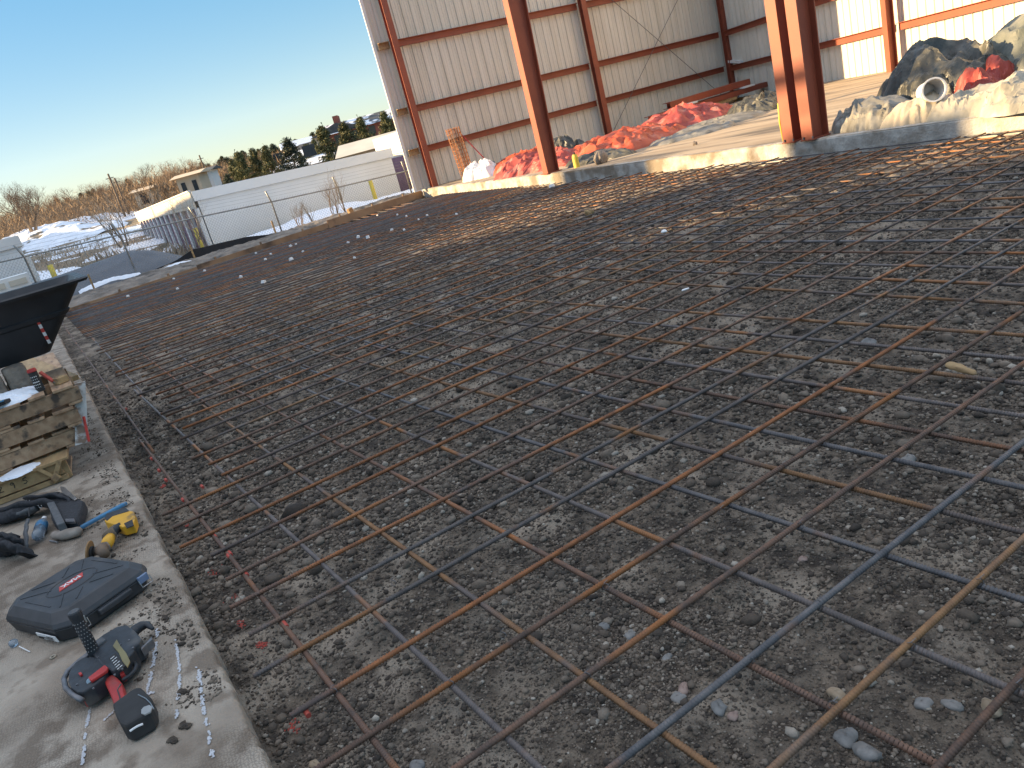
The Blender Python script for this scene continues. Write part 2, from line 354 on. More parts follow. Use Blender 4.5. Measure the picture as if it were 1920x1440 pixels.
# near slab, broom-scored concrete with a crumbly edge
ex = -np.concatenate([seg(-2.5, 1.4, 60), np.geomspace(1.4, 24, 1700)]); ed = .055 + np.interp(-ex, [0, 2.3, 4, 9, 16, 24], [-.02, 0, .015, .06, .10, .12]) + (fbm(ex*3, ex*0, 3, 3)-.5)*.026 + (fbm(ex*24, ex*0+4, 8, 4)-.5)*.022
rows = [-9.0, -5, -3, -2, -1.5, -1.0, -.7, -.45, -.3, -.2, -.12, -.07, -.05, -.04, -.03, -.022, -.015, -.01, -.004, 0.0, .004, .006, .012]
SX = np.repeat(ex[:, None], len(rows), 1); SY = np.zeros_like(SX); SZ = np.zeros_like(SX)
for j, q in enumerate(rows):
    SY[:, j] = (ed + q) if q > -.5 else q
    dz = {-.022: .001, -.015: .002, -.01: .003, -.004: .006, 0.0: .012, .004: .03, .006: .09, .012: .24}.get(q, 0)
    rg = .0 if q < -.13 else .006; SZ[:, j] = SLAB - dz + (fbm(SX[:, j]*12, SY[:, j]*12, 9, 3)-.5)*.004 + (fbm(SX[:, j]*55, SY[:, j]*55, 19, 3)-.6)*rg*(1 if q > -.05 else .4)
nearslab = gridmesh('concrete_slab', SX, SY, SZ, M_conc, smooth=False); tag(nearslab, kind='structure')
# fine woven scoring on the slab
t = M_conc.node_tree; N = t.nodes; L = t.links
B = N['Principled BSDF']; bpn = [n for n in N if n.type == 'BUMP'][0]
tc = N.new('ShaderNodeTexCoord')
def wave(scale, ang, dist):
    mp = N.new('ShaderNodeMapping'); mp.inputs['Rotation'].default_value = (0, 0, ang); L.new(tc.outputs['Object'], mp.inputs[0])
    w = N.new('ShaderNodeTexWave'); w.inputs['Scale'].default_value = scale; w.inputs['Distortion'].default_value = dist; w.inputs['Detail'].default_value = 3; w.inputs['Detail Scale'].default_value = 2.0
    L.new(mp.outputs[0], w.inputs[0]); return w.outputs['Fac']
w1 = wave(26, rad(14), 9); w2 = wave(31, rad(97), 8)
mxm = N.new('ShaderNodeMath'); mxm.operation = 'MULTIPLY'; L.new(w1, mxm.inputs[0]); L.new(w2, mxm.inputs[1])
rp = N.new('ShaderNodeValToRGB'); rp.color_ramp.elements[0].position = .0; rp.color_ramp.elements[1].position = .30
rp.color_ramp.elements[0].color = (.66, .65, .64, 1); rp.color_ramp.elements[1].color = (1, 1, 1, 1); L.new(mxm.outputs[0], rp.inputs[0])
nn = N.new('ShaderNodeTexNoise'); nn.inputs['Scale'].default_value = 2.2; nn.inputs['Detail'].default_value = 4; L.new(tc.outputs['Object'], nn.inputs[0])
fr = N.new('ShaderNodeValToRGB'); fr.color_ramp.elements[0].position = .42; fr.color_ramp.elements[1].position = .58; L.new(nn.outputs[0], fr.inputs[0])
mm_ = N.new('ShaderNodeMix'); mm_.data_type = 'RGBA'; mm_.blend_type = 'MULTIPLY'; L.new(fr.outputs[0], mm_.inputs[0])
L.new(B.inputs['Base Color'].links[0].from_socket, mm_.inputs[6]); L.new(rp.outputs[0], mm_.inputs[7]); L.new(mm_.outputs[2], B.inputs['Base Color'])
b2 = N.new('ShaderNodeBump'); b2.inputs['Strength'].default_value = .2; b2.inputs['Distance'].default_value = .004; L.new(mxm.outputs[0], b2.inputs['Height']); L.new(bpn.outputs[0], b2.inputs['Normal']); L.new(b2.outputs[0], B.inputs['Normal'])

# building floor with its curb
b = MB(); FZ = .2
back = [(-24.35, 12.0), (-22.3, 25.9), (-2.0, 18.35), (3.0, 17.0)]
pts = [(x, y) for x, y in CURB] + back
n = len(pts); b.add([(x, y, FZ) for x, y in pts], [tuple(range(n))][::-1])
floor = b.build('building_floor', M_floor); tag(floor, kind='structure')
b = MB()
for (x0, y0), (x1, y1) in zip(CURB[:-1], CURB[1:]):
    K = max(1, int(abs(x1-x0)/.15))
    for i in range(K):
        a0, a1 = i/K, (i+1)/K
        xa, ya, xb, yb = x0+(x1-x0)*a0, y0+(y1-y0)*a0, x0+(x1-x0)*a1, y0+(y1-y0)*a1
        def oo(x): return float((fbm(np.array([x*3.]), np.array([0.]), 77, 3)[0]-.5)*.03)
        w = .16
        va = [(xa, ya+oo(xa), -.2), (xa, ya-.0+oo(xa), FZ-.02), (xa, ya+.02+oo(xa), FZ+.004), (xa, ya+w, FZ+.004+oo(xa*2)*.2)]
        vb = [(xb, yb+oo(xb), -.2), (xb, yb-.0+oo(xb), FZ-.02), (xb, yb+.02+oo(xb), FZ+.004), (xb, yb+w, FZ+.004+oo(xb*2)*.2)]
        b.add(va+vb, [(0, 4, 5, 1), (1, 5, 6, 2), (2, 6, 7, 3)])
tag(b.build('curb', M_curb), kind='structure')

# strip of loose soil and the grey lane beyond it
def strip(name, mat, x0, x1, y0, y1, fz, nx=60, ny=140, **k):
    u = np.linspace(0, 1, nx); v = np.linspace(y0, y1, ny); U, V = np.meshgrid(u, v, indexing='ij')
    X = x0+(x1-x0)*U; X = X + (V-BY0)*(BX1-BX0)/(BY1-BY0)
    return tag(gridmesh(name, X, V, fz(U, V, X), mat), kind=k.get('kind', 'structure'))
strip('soil_berm', M_berm, -21.52, -25.8, -7, 12.6, lambda U, V, X: .01 + .14*np.sin(np.clip(U*1.1, 0, 1)*math.pi)*np.clip(1-(V-3)/14, .3, 1) - .40*np.clip(U-.8, 0, 1)/.2 + (fbm(X*2.2, V*2.2, 91)-.5)*.16 + (fbm(X*9, V*9, 92)-.5)*.07, 110, 300)
lx = np.linspace(-26.5, -33.5, 50); ly = np.linspace(-9, 8.6, 90); LX, LY = np.meshgrid(lx, ly, indexing='ij')
LZ = -.40 + np.interp(LY, [-9, 1, 3.3, 4.0, 5.2, 6.6], [.9, .95, 1.15, .95, .30, -.1])*np.clip(1-((LX+30.0)/3.4)**2, 0, 1)**.8 + (fbm(LX, LY, 93)-.5)*.08
tag(gridmesh('gravel_ridge', LX, LY, LZ, M_lane), kind='structure')
# snow lying on the lot and field
def patch(name, cx, cy, w, h, hgt, mat, seed, thr=.46, n=90, zoff=0.0, rot=0.0):
    u = np.linspace(-1, 1, n); U, V = np.meshgrid(u, u, indexing='ij'); c_, s_ = math.cos(rot), math.sin(rot)
    X = cx + U*w*c_-V*h*s_; Y = cy + U*w*s_+V*h*c_
    e = np.clip(1-(U**2+V**2), -1, 1); nz = fbm(X*.35, Y*.35, seed, 5)
    Z = terr(X, Y) + zoff + e*hgt*(.6+nz) + (nz-thr)*.5 + np.minimum(e-.08, 0)*1.5
    return tag(gridmesh(name, X, Y, Z, mat), kind='structure')
pc = far(215, 445, 60); patch('snow_field', pc[0], pc[1], 26, 7.5, .12, M_snowp, 3, .54, 140, -.05, rad(5))
patch('snow_field', -47, -2.2, 13, 6.0, .25, M_snow, 4, .40, 110, .05)
patch('snow_field', -30.6, 9.5, 2.3, 6.5, .10, M_snow, 5, .30, 60, .22)
pc = far(80, 425, 85); patch('snow_mound', pc[0], pc[1], 14, 6, 1.1, M_snowp, 6, .52, 140, .2, rad(20))
pc = far(150, 418, 95); patch('snow_mound', pc[0], pc[1], 12, 7, .9, M_snowp, 7, .54, 140, .1, rad(20))
for (px, py, w, h) in ((205, 527, .9, .12), (330, 498, .5, .07)):
    q = at(px, py, .12); u = np.linspace(-1, 1, 40); U, V = np.meshgrid(u, u, indexing='ij')
    X = q[0]+V*h*2; Y = q[1]+U*w; Z = .10+.09*(1-U**2-V**2)+(fbm(X*6, Y*6, 12)-.5)*.08
    tag(gridmesh('snow_strip', X, Y, Z, M_snow), kind='structure')

# ------------------------------------------------------------------ loose clods and gravel
rng = np.random.default_rng(4)
ico = []
g_ = (1+5**.5)/2
IV = np.array([(-1, g_, 0), (1, g_, 0), (-1, -g_, 0), (1, -g_, 0), (0, -1, g_), (0, 1, g_), (0, -1, -g_), (0, 1, -g_), (g_, 0, -1), (g_, 0, 1), (-g_, 0, -1), (-g_, 0, 1)])/math.sqrt(1+g_*g_)
IF = np.array([(0, 11, 5), (0, 5, 1), (0, 1, 7), (0, 7, 10), (0, 10, 11), (1, 5, 9), (5, 11, 4), (11, 10, 2), (10, 7, 6), (7, 1, 8), (3, 9, 4), (3, 4, 2), (3, 2, 6), (3, 6, 8), (3, 8, 9), (4, 9, 5), (2, 4, 11), (6, 2, 10), (8, 6, 7), (9, 8, 1)])
def scatter(name, P, S, mat, flat=.7, kind='stuff'):
    n = len(P); jit = rng.uniform(.68, 1.25, (n, 12, 1)); sc = np.stack([rng.uniform(.7, 1.3, n), rng.uniform(.7, 1.3, n), rng.uniform(flat*.7, flat*1.2, n)], -1)
    a = rng.uniform(0, 6.28, n); c_, s_ = np.cos(a), np.sin(a)
    V = IV[None]*jit*sc[:, None]*S[:, None, None]
    X = V[..., 0]*c_[:, None]-V[..., 1]*s_[:, None]; Y = V[..., 0]*s_[:, None]+V[..., 1]*c_[:, None]
    V = np.stack([X, Y, V[..., 2]], -1)+P[:, None]
    Fc = IF[None]+(np.arange(n)*12)[:, None, None]
    o = npmesh(name, V.reshape(-1, 3), Fc.reshape(-1, 3), mat)
    return o
# spread in screen-like density: more near the eye (inverse distance), all at true ground positions
nC = 520000
d = np.exp(rng.uniform(math.log(1.2), math.log(13), nC)); a = rng.uniform(rad(88), rad(182), nC)
X = d*np.cos(a); Y = d*np.sin(a)
Q = np.stack([X, Y, 0*X], -1)-EYE; dpt = Q@fw; pxx = Q@rt/dpt*F; pyy = Q@up/dpt*F; fr_ = (dpt > .2) & (abs(pxx) < 1180) & (pyy > -900) & (pyy < 600)
X, Y, d = X[fr_], Y[fr_], d[fr_]; nC = len(X); dens = fbm(X*1.7, Y*1.7, 21, 3)
ok = (Y > .08) & (Y < 10.0) & (X > board_x(5)+2) & (rng.uniform(0, 1, nC) < np.clip((dens-.40)*6.0, .30, 1))
X, Y, d = X[ok], Y[ok], d[ok]
S = np.exp(rng.normal(0, .55, len(X)))*.0034*np.clip(d/2.2, .8, 1.9); print('clods', len(X))
Z = dirt_h(X, Y)+S*.25
tag(scatter('gravel', np.stack([X, Y, Z], -1), S, M_clod), 'loose dark clods and gravel spread over the bed under the bars', 'gravel', kind='stuff')
# crumbs of dirt on the slab edge
nC = 5200; X = -np.exp(rng.uniform(math.log(1.4), math.log(9), nC)); Y = .04-np.abs(rng.normal(0, .12, nC)); ok = fbm(X*5, Y*5, 33, 3) > .5
X, Y = X[ok], Y[ok]; S = np.exp(rng.normal(0, .5, len(X)))*.0036
tag(scatter('dirt_crumbs', np.stack([X, Y, S*.3+SLAB], -1), S, M_clod), 'dark dirt crumbs scattered along the edge of the slab', 'dirt', kind='stuff')
M_stones = [pm('grey_stone', (.17, .163, .15), (.25, .24, .225), 30, .85, .6, 90, bdist=.003), pm('tan_stone', (.26, .19, .12), (.34, .27, .19), 30, .85, .6, 90, bdist=.003), pm('blue_grey_stone', (.15, .148, .142), (.22, .215, .205), 30, .85, .6, 90, bdist=.003), pm('reddish_stone', (.24, .16, .13), (.32, .24, .20), 30, .85, .6, 90, bdist=.003)]
# single bigger stones, each its own thing
stones = [(1176, 1166, .026, 'pale blue-grey stone in a cell of the bars, right of centre'), (1348, 1325, .030, 'round tan stone near the bottom, left of a small pale one'), (1375, 1338, .019, 'small grey stone touching the round tan one'),
          (1584, 1366, .040, 'flat grey stone under the crossing near the bottom edge'), (1628, 1405, .035, 'large pale brown stone at the bottom edge of the photo'), (1857, 1305, .030, 'blue-grey stone near the right edge, lower part'),
          (1279, 1278, .024, 'light grey flat stone upper of a stacked pair'), (1268, 1296, .028, 'tan stone lower of a stacked pair'), (1565, 1283, .030, 'smooth brownish stone right of the long blue-grey bar'),
          (1728, 1300, .026, 'reddish grey stone in the lower right cell'), (905, 936, .022, 'small white-grey stone in the middle of the bars'), (1248, 1220, .020, 'dark oval stone right of the pale blue-grey one'),
          (1503, 1022, .020, 'light tan stone under the grey bars at mid right'), (1126, 1150, .022, 'small tan pebble left of the pale blue-grey stone'), (1784, 1302, .024, 'pale flat pebble left of the blue-grey stone by the right edge'),
          (1630, 632, .050, 'pale cobble between bars in the upper right'), (1700, 845, .040, 'buried grey cobble with a curved rim, right side'), (778, 1425, .03, 'broken grey lump at the bottom edge, left of centre'), (585, 1422, .022, 'round brown stone at the slab corner, bottom left')]
for px, py, s_, lab in stones:
    q = at(px, py, -.045); z = float(dirt_h(np.array([q[0]]), np.array([q[1]]))[0])
    u = np.linspace(0, math.pi, 10); v = np.linspace(0, 2*math.pi, 15); U, V = np.meshgrid(u, v, indexing='ij'); sd_ = random.Random(px)
    s_ *= .82; R_ = s_*(.55+.9*fbm(np.cos(V)*1.4+px, np.sin(V)*1.4+U*1.2, px, 3)); rot = sd_.random()*3; el = 1+.35*sd_.random()
    X = R_*np.sin(U)*np.cos(V)*el; Y = R_*np.sin(U)*np.sin(V)/el; Zz = R_*np.cos(U)*.62
    M_s = M_stones[px % 4]; o = gridmesh('stone', X*math.cos(rot)-Y*math.sin(rot), X*math.sin(rot)+Y*math.cos(rot), Zz, M_s, smooth=True)
    o.location = (q[0], q[1], z+s_*.22); tag(o, lab, 'stone', 'stones lying between the bars')

# ------------------------------------------------------------------ rebar mat: every bar is a thing
def bar(p0, p1, mat, label, grp, seed, r=.0100, wob=.004, zoff=0.0):
    p0 = np.array(p0, float); p1 = np.array(p1, float); Lh = np.linalg.norm(p1-p0); dr = (p1-p0)/Lh
    # stations: dense ribs close to the eye, plain far away
    ts = [0.0]; hi = []
    tt = 0.0; k = 0
    while tt < Lh:
        p = p0+dr*tt; dd = math.sqrt(p[0]**2+p[1]**2+2.5)
        if dd < 5.2:
            ts += [tt+.0022, tt+.0034, tt+.0062, tt+.0075]; hi += [0, 1, 1, 0]; tt += .0115 if dd < 3.4 else .0125
        else:
            tt += .35; ts.append(tt-.001); hi.append(.35)
    ts = np.array(ts[1:]+[Lh]); hi = np.array(hi+[0.0]); ok = ts <= Lh; ts = ts[ok]; hi = hi[ok]
    order = np.argsort(ts); ts = ts[order]; hi = hi[order]
    nn_ = np.array([-dr[1], dr[0]]); off = (fbm(ts*.35, ts*0+seed, seed, 2)-.5)*wob*4
    zz = (fbm(ts*.5, ts*0+seed*3.1, seed+5, 2)-.5)*wob*1.6+zoff
    ns = 8; an = np.linspace(0, 2*math.pi, ns, endpoint=False)
    rad_ = r*(.87+hi[:, None]*.26)*np.ones(ns)[None]
    rad_[:, 0] = r*1.06; rad_[:, ns//2] = r*1.06          # the two long ribs
    th = an+seed
    P = np.zeros((len(ts), ns, 3))
    sk = (np.abs(((an % math.pi)/math.pi)-.5)*2)*.004      # slanted ribs
    tt2 = ts[:, None]+ (hi[:, None] > 0)*sk[None]
    cx = p0[0]+dr[0]*tt2+nn_[0]*off[:, None]; cy = p0[1]+dr[1]*tt2+nn_[1]*off[:, None]
    P[..., 0] = cx+nn_[0]*np.cos(th)*rad_; P[..., 1] = cy+nn_[1]*np.cos(th)*rad_; P[..., 2] = zz[:, None]+np.sin(th)*rad_
    a = np.arange(len(ts)-1)[:, None]*ns; j = np.arange(ns)[None]; jn = (j+1) % ns
    Fc = np.stack([a+j, a+jn, a+ns+jn, a+ns+j], -1).reshape(-1, 4)
    V = P.reshape(-1, 3); V0 = V-np.array([p0[0], p0[1], 0])
    caps = []
    for base, rev in ((0, 1), ((len(ts)-1)*ns, 0)):
        for q in range(0, ns-2, 2):
            f = (base, base+q+1, base+q+2, base+(q+3) % ns)
            caps.append(f[::-1] if rev else f)
    Fc = np.concatenate([Fc, np.array(caps)])
    o = npmesh('rebar', V0, Fc, mat, smooth=True); o.location = (p0[0], p0[1], 0)
    return tag(o, label, 'rebar', grp)
RA = [(-.53, 0), (-.834, 0), (-1.098, 0), (-1.403, .009), (-1.719, .002), (-2.032, 0), (-2.338, -.007), (-2.658, .002), (-2.945, .007), (-3.235, .019), (-3.521, -.001), (-3.837, -.009), (-4.113, -.001), (-4.42, -.01), (-4.711, 0), (-4.954, 0), (-5.272, 0), (-5.558, 0)]
cA = [2, 1, 4, 3, 1, 1, 0, 2, 2, 0, 1, 0, 0, 1, 1, 0, 0, 1]
names = ['orange-rusted', 'brown', 'dark grey', 'blue-grey', 'ochre-rusted']
ordn = ['first', 'second', 'third', 'fourth', 'fifth', 'sixth', 'seventh', 'eighth', 'ninth', 'tenth', 'eleventh', 'twelfth', 'thirteenth', 'fourteenth', 'fifteenth', 'sixteenth', 'seventeenth', 'eighteenth']
gA = 'rebars running from the near slab toward the building curb'; gB = 'rebars along the near slab under the cross bars'
rnd = random.Random(7)
for i, ((c0, mm2), ci) in enumerate(zip(RA, cA)):
    y0 = .12+rnd.uniform(0, .12)
    if i == 11: y0 = .24
    bar((c0+mm2*y0, y0), (c0+mm2*10, curb_y(c0)-rnd.uniform(.05, .4)), M_rb[ci], '%s ribbed rebar climbing to the right, %s from the bottom right corner' % (names[ci], ordn[i]), gA, i*3+1, zoff=.008)
x = -5.86; i = 0
while x > -14.6:
    ci = rnd.choice([0, 0, 1, 1, 0, 2, 4, 1]); y0 = rnd.uniform(.1, .35)
    bar((x, y0), (x+rnd.uniform(-.05, .05), curb_y(x)-rnd.uniform(.05, .5)), M_rb[ci], 'thin rusty rebar in the middle stretch of the mat, pointing at the curb', gA+', middle stretch', 100+i, wob=.007, zoff=.008)
    x -= rnd.choice([.29, .305, .31, .30, .16 if i % 3 == 1 else .3]); i += 1
while x > board_x(5)+.6:
    ci = rnd.choice([3, 2, 3, 0, 3, 2]) if x < -16.5 else rnd.choice([1, 2, 1, 0])
    y1 = curb_y(x)-.2
    xx = x if x > -21.2 else x
    y0 = .15 if board_x(.2) < x-.1 else min(11, BY0+(x+.15-BX0)*(BY1-BY0)/(BX1-BX0))
    bar((x, y0), (x-.1, y1), M_rb[ci], 'bluish thin rebar packed closely near the far form board' if x < -16.5 else 'thin brown rebar on the far mat before the bluish ones', gA+(', far bluish part' if x < -16.5 else ', far brown part'), 200+i, zoff=.008)
    x -= .2 if x < -16.5 else .27; i += 1
RB = [(.362, .012), (.651, .015), (.954, .014), (1.299, .017), (1.619, .013), (1.981, .031), (2.30, .03), (2.563, .024), (2.818, .023), (3.076, .018), (3.40, .025), (3.66, .025), (3.96, .03)]
cB = [1, 2, 4, 1, 2, 3, 4, 3, 1, 2, 4, 2, 4]
for i, ((c0, mm2), ci) in enumerate(zip(RB, cB)):
    xe = board_x(c0)+.15; x0 = .6
    # two bars lapped end to end on each line
    xm = -6.5-rnd.uniform(0, 3)
    bar((x0, c0+mm2*x0), (xm, c0+mm2*xm), M_rb[ci], '%s rebar lying under the cross bars, %s line from the near slab edge' % (names[ci], ordn[i]), gB, 300+i, zoff=-.0085)
    c2 = rnd.choice([1, 2, 0, 3]); ov = rnd.uniform(.5, 1.0)
    bar((xm+ov, c0+mm2*(xm+ov)+.02), (xe, c0+mm2*xm*.4+.02), M_rb[c2], 'far half of a bar line along the slab, lapped beside the near half', gB+', far halves', 330+i, zoff=-.0085)
y = 4.27; i = 0
while y < 10.2:
    ci = rnd.choice([1, 2, 4, 3, 2, 1]); xe = board_x(y)+.2
    bar((.6, y), (-11, y+.33), M_rb[ci], 'thin rusty rebar lying nearly level across the upper right of the mat', gB+', upper right', 400+i, zoff=-.0085)
    bar((-10.3, y+.33), (xe, y+.55), M_rb[rnd.choice([1, 2, 1])], 'thin rebar crossing the far left of the mat under the packed bars', gB+', far left', 440+i, zoff=-.0085)
    y += .305; i += 1
# orange spray marks and tie wire loops on the first bars
mk = [(342, 935), (378, 908+2), (428, 1040), (402, 1003), (430, 1035), (460, 1073), (533, 1168), (573, 1335-3), (283, 858), (297, 880), (310, 898), (236, 765)]
b = MB()
for px, py in mk:
    q = at(px, py, .0); b.tube([(q[0]-.022, q[1], -.0085), (q[0]+.022, q[1]+.0005, -.0085)], .0092, 10)
tag(b.build('spray_marks', M_spray, smooth=False), 'orange-red paint bands sprayed on the first bar along the slab', 'paint marks', kind='stuff')
b = MB()
for (px, py, s_) in ((400, 1057, .05), (430, 1103, .05), (360, 1000, .035), (345, 970, .02), (485, 1195, .03), (545, 1350, .035), (447, 1160, .02), (300, 900, .03)):
    q = at(px, py, -.05)
    for k in range(70):
        u = rnd.gauss(0, s_*.5); v = rnd.gauss(0, s_*.3); X0, Y0 = q[0]+u, q[1]+v*1.0
        z = float(dirt_h(np.array([X0]), np.array([Y0]))[0]); e = rnd.uniform(.0015, .005)
        b.add([(X0-e, Y0-e, z+.001), (X0+e, Y0-e*.6, z+.003), (X0+e*.7, Y0+e, z+.004), (X0-e*.8, Y0+e*.8, z+.003), (X0, Y0, z+.007)], [(0, 1, 4), (1, 2, 4), (2, 3, 4), (3, 0, 4)])
tag(b.build('paint_specks', M_spray), 'orange-red overspray on the dirt beside the slab edge', 'paint marks', kind='stuff')
b = MB()
def tie(p, s=.012, seed=0):
    rr_ = random.Random(seed); pts = []
    for k in range(10):
        t_ = k/9*2*math.pi*1.1; pts.append((p[0]+math.cos(t_)*s*1.0, p[1]+math.sin(t_)*s*.35+math.cos(t_)*s*.5, p[2]+math.sin(t_)*s*.9))
    b.tube(pts, .0009, 4); b.tube([pts[-1], (p[0]+.01, p[1]-.01, p[2]+.026), (p[0]+.016, p[1]+.004, p[2]+.034)], .0011, 4)
for (px, py) in ((1405, 1238), (1562, 1322), (1100, 1268), (943, 1193-2), (845, 1282), (1707, 1212), (1835, 1092), (1532, 1132), (627, 1298-2), (1500, 986), (1468, 876), (1136, 1100), (1352, 960), (1903, 1288), (738, 1088+5)):
    tie(at(px, py, .008), seed=px)
tag(b.build('tie_wires', M_dsteel), 'thin grey wire twists tying crossing bars together', 'tie wire', kind='stuff')

# concrete spacers
dob = [(546, 487, .05), (640, 396, .03), (661, 394, .03), (597, 370, .03), (674, 401, .025), (708, 404, .025), (735, 432, .035), (758, 432, .035), (653, 455, .03), (672, 445, .045), (690, 446, .05), (665, 484, .03), (545, 462, .04), (498, 487, .035), (495, 530, .045), (480, 475, .03), (508, 477, .03), (452, 520, .035), (384, 508, .035), (333, 542, .03), (326, 523, .03), (240, 556, .035), (1035, 350, .06), (856, 402, .03), (568, 472, .03), (555, 458, .028), (745, 403, .028), (762, 406, .03), (801, 404, .03), (785, 412, .03)]
d0 = None
for i, (px, py, s_) in enumerate(dob):
    q = at(px, py, .02); s2 = s_*1.25
    bb = MB(); k = .75
    bb.add([(-1, -1, -1), (1, -1, -1), (1, 1, -1), (-1, 1, -1), (-k, -k, 1), (k, -k, .9), (k, k, 1), (-k, k, .9)], [(3, 2, 1, 0), (4, 5, 6, 7), (0, 1, 5, 4), (1, 2, 6, 5), (2, 3, 7, 6), (3, 0, 4, 7)])
    if d0 is None: d0 = bb.build('concrete_spacer', M_white, bevel=.15); o = d0
    else: o = d0.copy(); col.objects.link(o)
    o.location = (q[0], q[1], .02+s2*.3); o.scale = (s2*.6, s2*.8, s2*.5); o.rotation_euler = (rnd.uniform(-.4, .4), rnd.uniform(-.3, .3), rnd.uniform(0, 3))
    tag(o, 'large pale concrete spacer block lying apart on the bars, left of centre' if i == 0 else 'small pale concrete spacer block dropped on the far bars', 'spacer block', 'concrete spacer blocks on the far bars')
# plank at the right
def lump(name, pts, rads, mat, label, cat, group=None, n=10, seed=0, noise=.25, flat=1.0, parent=None, z0=None):
    """closed irregular body around a bent axis"""
    ax = [Vector(p) for p in pts]; K = 22; P = []; base = ax[0].copy()
    for i in range(K):
        t_ = i/(K-1)*(len(ax)-1); k = min(int(t_), len(ax)-2); f = t_-k; c_ = ax[k].lerp(ax[k+1], f); R_ = rads[k]*(1-f)+rads[k+1]*f
        e = min(1, math.sin(math.pi*min(max(i/(K-1), .0), 1))*3.2)**.5
        d_ = (ax[min(k+1, len(ax)-1)]-ax[k]).normalized(); U = d_.cross(Vector((0, 0, 1))).normalized(); V = U.cross(d_)
        for j in range(n):
            th = 2*math.pi*j/n; q = R_*e*(1+noise*(float(fbm(np.array([math.cos(th)*1.5+i*.35+seed]), np.array([math.sin(th)*1.5+seed]), seed, 3)[0])-.5)*2)
            P.append(c_+U*math.cos(th)*q+V*math.sin(th)*q*flat-base)
    fs = []
    for i in range(K-1):
        for j in range(n): fs.append((i*n+j, i*n+(j+1) % n, (i+1)*n+(j+1) % n, (i+1)*n+j))
    fs += [tuple(range(n-1, -1, -1)), tuple((K-1)*n+j for j in range(n))]
    mbx = MB(); mbx.add(P, fs)
    if parent is None:
        o = mbx.build(name, mat, smooth=True, loc=base); return tag(o, label, cat, group)
    mbx.v = [(v[0]+base[0], v[1]+base[1], v[2]+base[2]) for v in mbx.v]
    return ch(name, mbx, mat, parent, smooth=True)
q0 = at(1775, 682, .02); q1 = at(1800, 690, .02); q2 = at(1832, 702, .0)
lump('wood_chunk', [q0, q1, q2], [.020, .024, .014], M_wood2, 'broken splintered piece of pale wood lying across a bar on the right', 'wood', seed=5, noise=.5, flat=.7)
b = MB(); q = at(1490-300, 600, 0)
q0 = at(1278, 545, -.01); lump('paper_scrap', [q0, (q0[0]+.05, q0[1]+.04, q0[2]+.01)], [.02, .015], M_white, 'crumpled white scrap in the dirt near the middle of the bars', 'litter', seed=3, flat=.4)
q0 = at(1245, 436, .0); lump('plastic_scrap', [q0, (q0[0]-.05, q0[1]+.05, q0[2]+.02)], [.04, .02], M_white, 'torn white plastic scrap on bars below the lit ground', 'litter', seed=9, flat=.3)
q0 = at(1100, 402, .02); lump('brown_lump', [q0, (q0[0], q0[1]+.12, q0[2]+.02)], [.06, .05], M_wood2, 'rough pale brown clump on the bars at the edge of the sunlit patch', 'clump', seed=2, noise=.5)

# ------------------------------------------------------------------ form boards
prev = None
segs = [(.1, 3.9, .13, 'reddish brown form board at the left end of the far edge'), (3.92, 8.1, .17, 'middle form board, darker and partly hidden by soil'), (8.12, 11.9, .24, 'pale form board running up to the building corner')]
for y0, y1, h, lab in segs:
    x0, x1 = board_x(y0), board_x(y1); root = thing('form_board', (x0, y0, 0), lab, 'form board', 'form boards along the far edge')
    bb = MB(); bb.beam((x0, y0, h/2-.06), (x1, y1, h/2-.06), .04, h); ch('board', bb, M_form, root)
    K = 3
    for k in range(K):
        f = (k+.4)/K; xs, ys = x0+(x1-x0)*f-.045, y0+(y1-y0)*f; bb = MB(); bb.box((xs, ys, h*.5-.05), (.035, .05, h+.1), rz=.2); ch('stake', bb, M_form, root)
q = at(675, 402, .1); bb = MB(); bb.box((q[0]-1.2, q[1]+.2, .17), (.12, .16, .26), rz=.3, rx=.2); tag(bb.build('wood_block', M_wood2), 'short upright wood block behind the pale form board', 'wood block')

# ------------------------------------------------------------------ chain link fence
FX = -27.0
fen = thing('chain_link_fence', (FX, 6, -.4), 'grey chain link fence with barbed wire arms in front of the white storage building', 'fence')
FP = [(-27.2, -3.0, 1.60), (-27.0, .30, 1.45), (-27.0, 2.95, 1.33), (-27.0, 5.25, 1.22), (-27.0, 7.75, 1.06), (-27.0, 10.15, .93), (-27.0, 12.85, .82), (-27.0, 15.6, .75)]
for x_, y_, z_ in FP:
    bb = MB(); bb.tube([(x_, y_, -.6), (x_, y_, z_), (x_+.02, y_-.02, z_+.05), (x_+.16, y_-.12, z_+.38)], .028, 8); ch('post', bb, M_galv, fen, smooth=True)
bb = MB(); bb.tube([(p[0], p[1], p[2]) for p in FP], .024, 8); ch('top_rail', bb, M_galv, fen, smooth=True)
bb = MB()
for f in (.35, .68, 1.0):
    bb.tube([(p[0]+.02+.14*f, p[1]-.1*f, p[2]+.05+.33*f) for p in FP], .004, 4)
ch('barbed_wire', bb, M_galv, fen)
bb = MB(); y0, y1 = -3.0, 15.6; ytab = [p[1] for p in FP]; ztab = [p[2] for p in FP]; st = .10; zb = -.5
def ztop(y): return float(np.interp(y, ytab, ztab))
y = y0-2
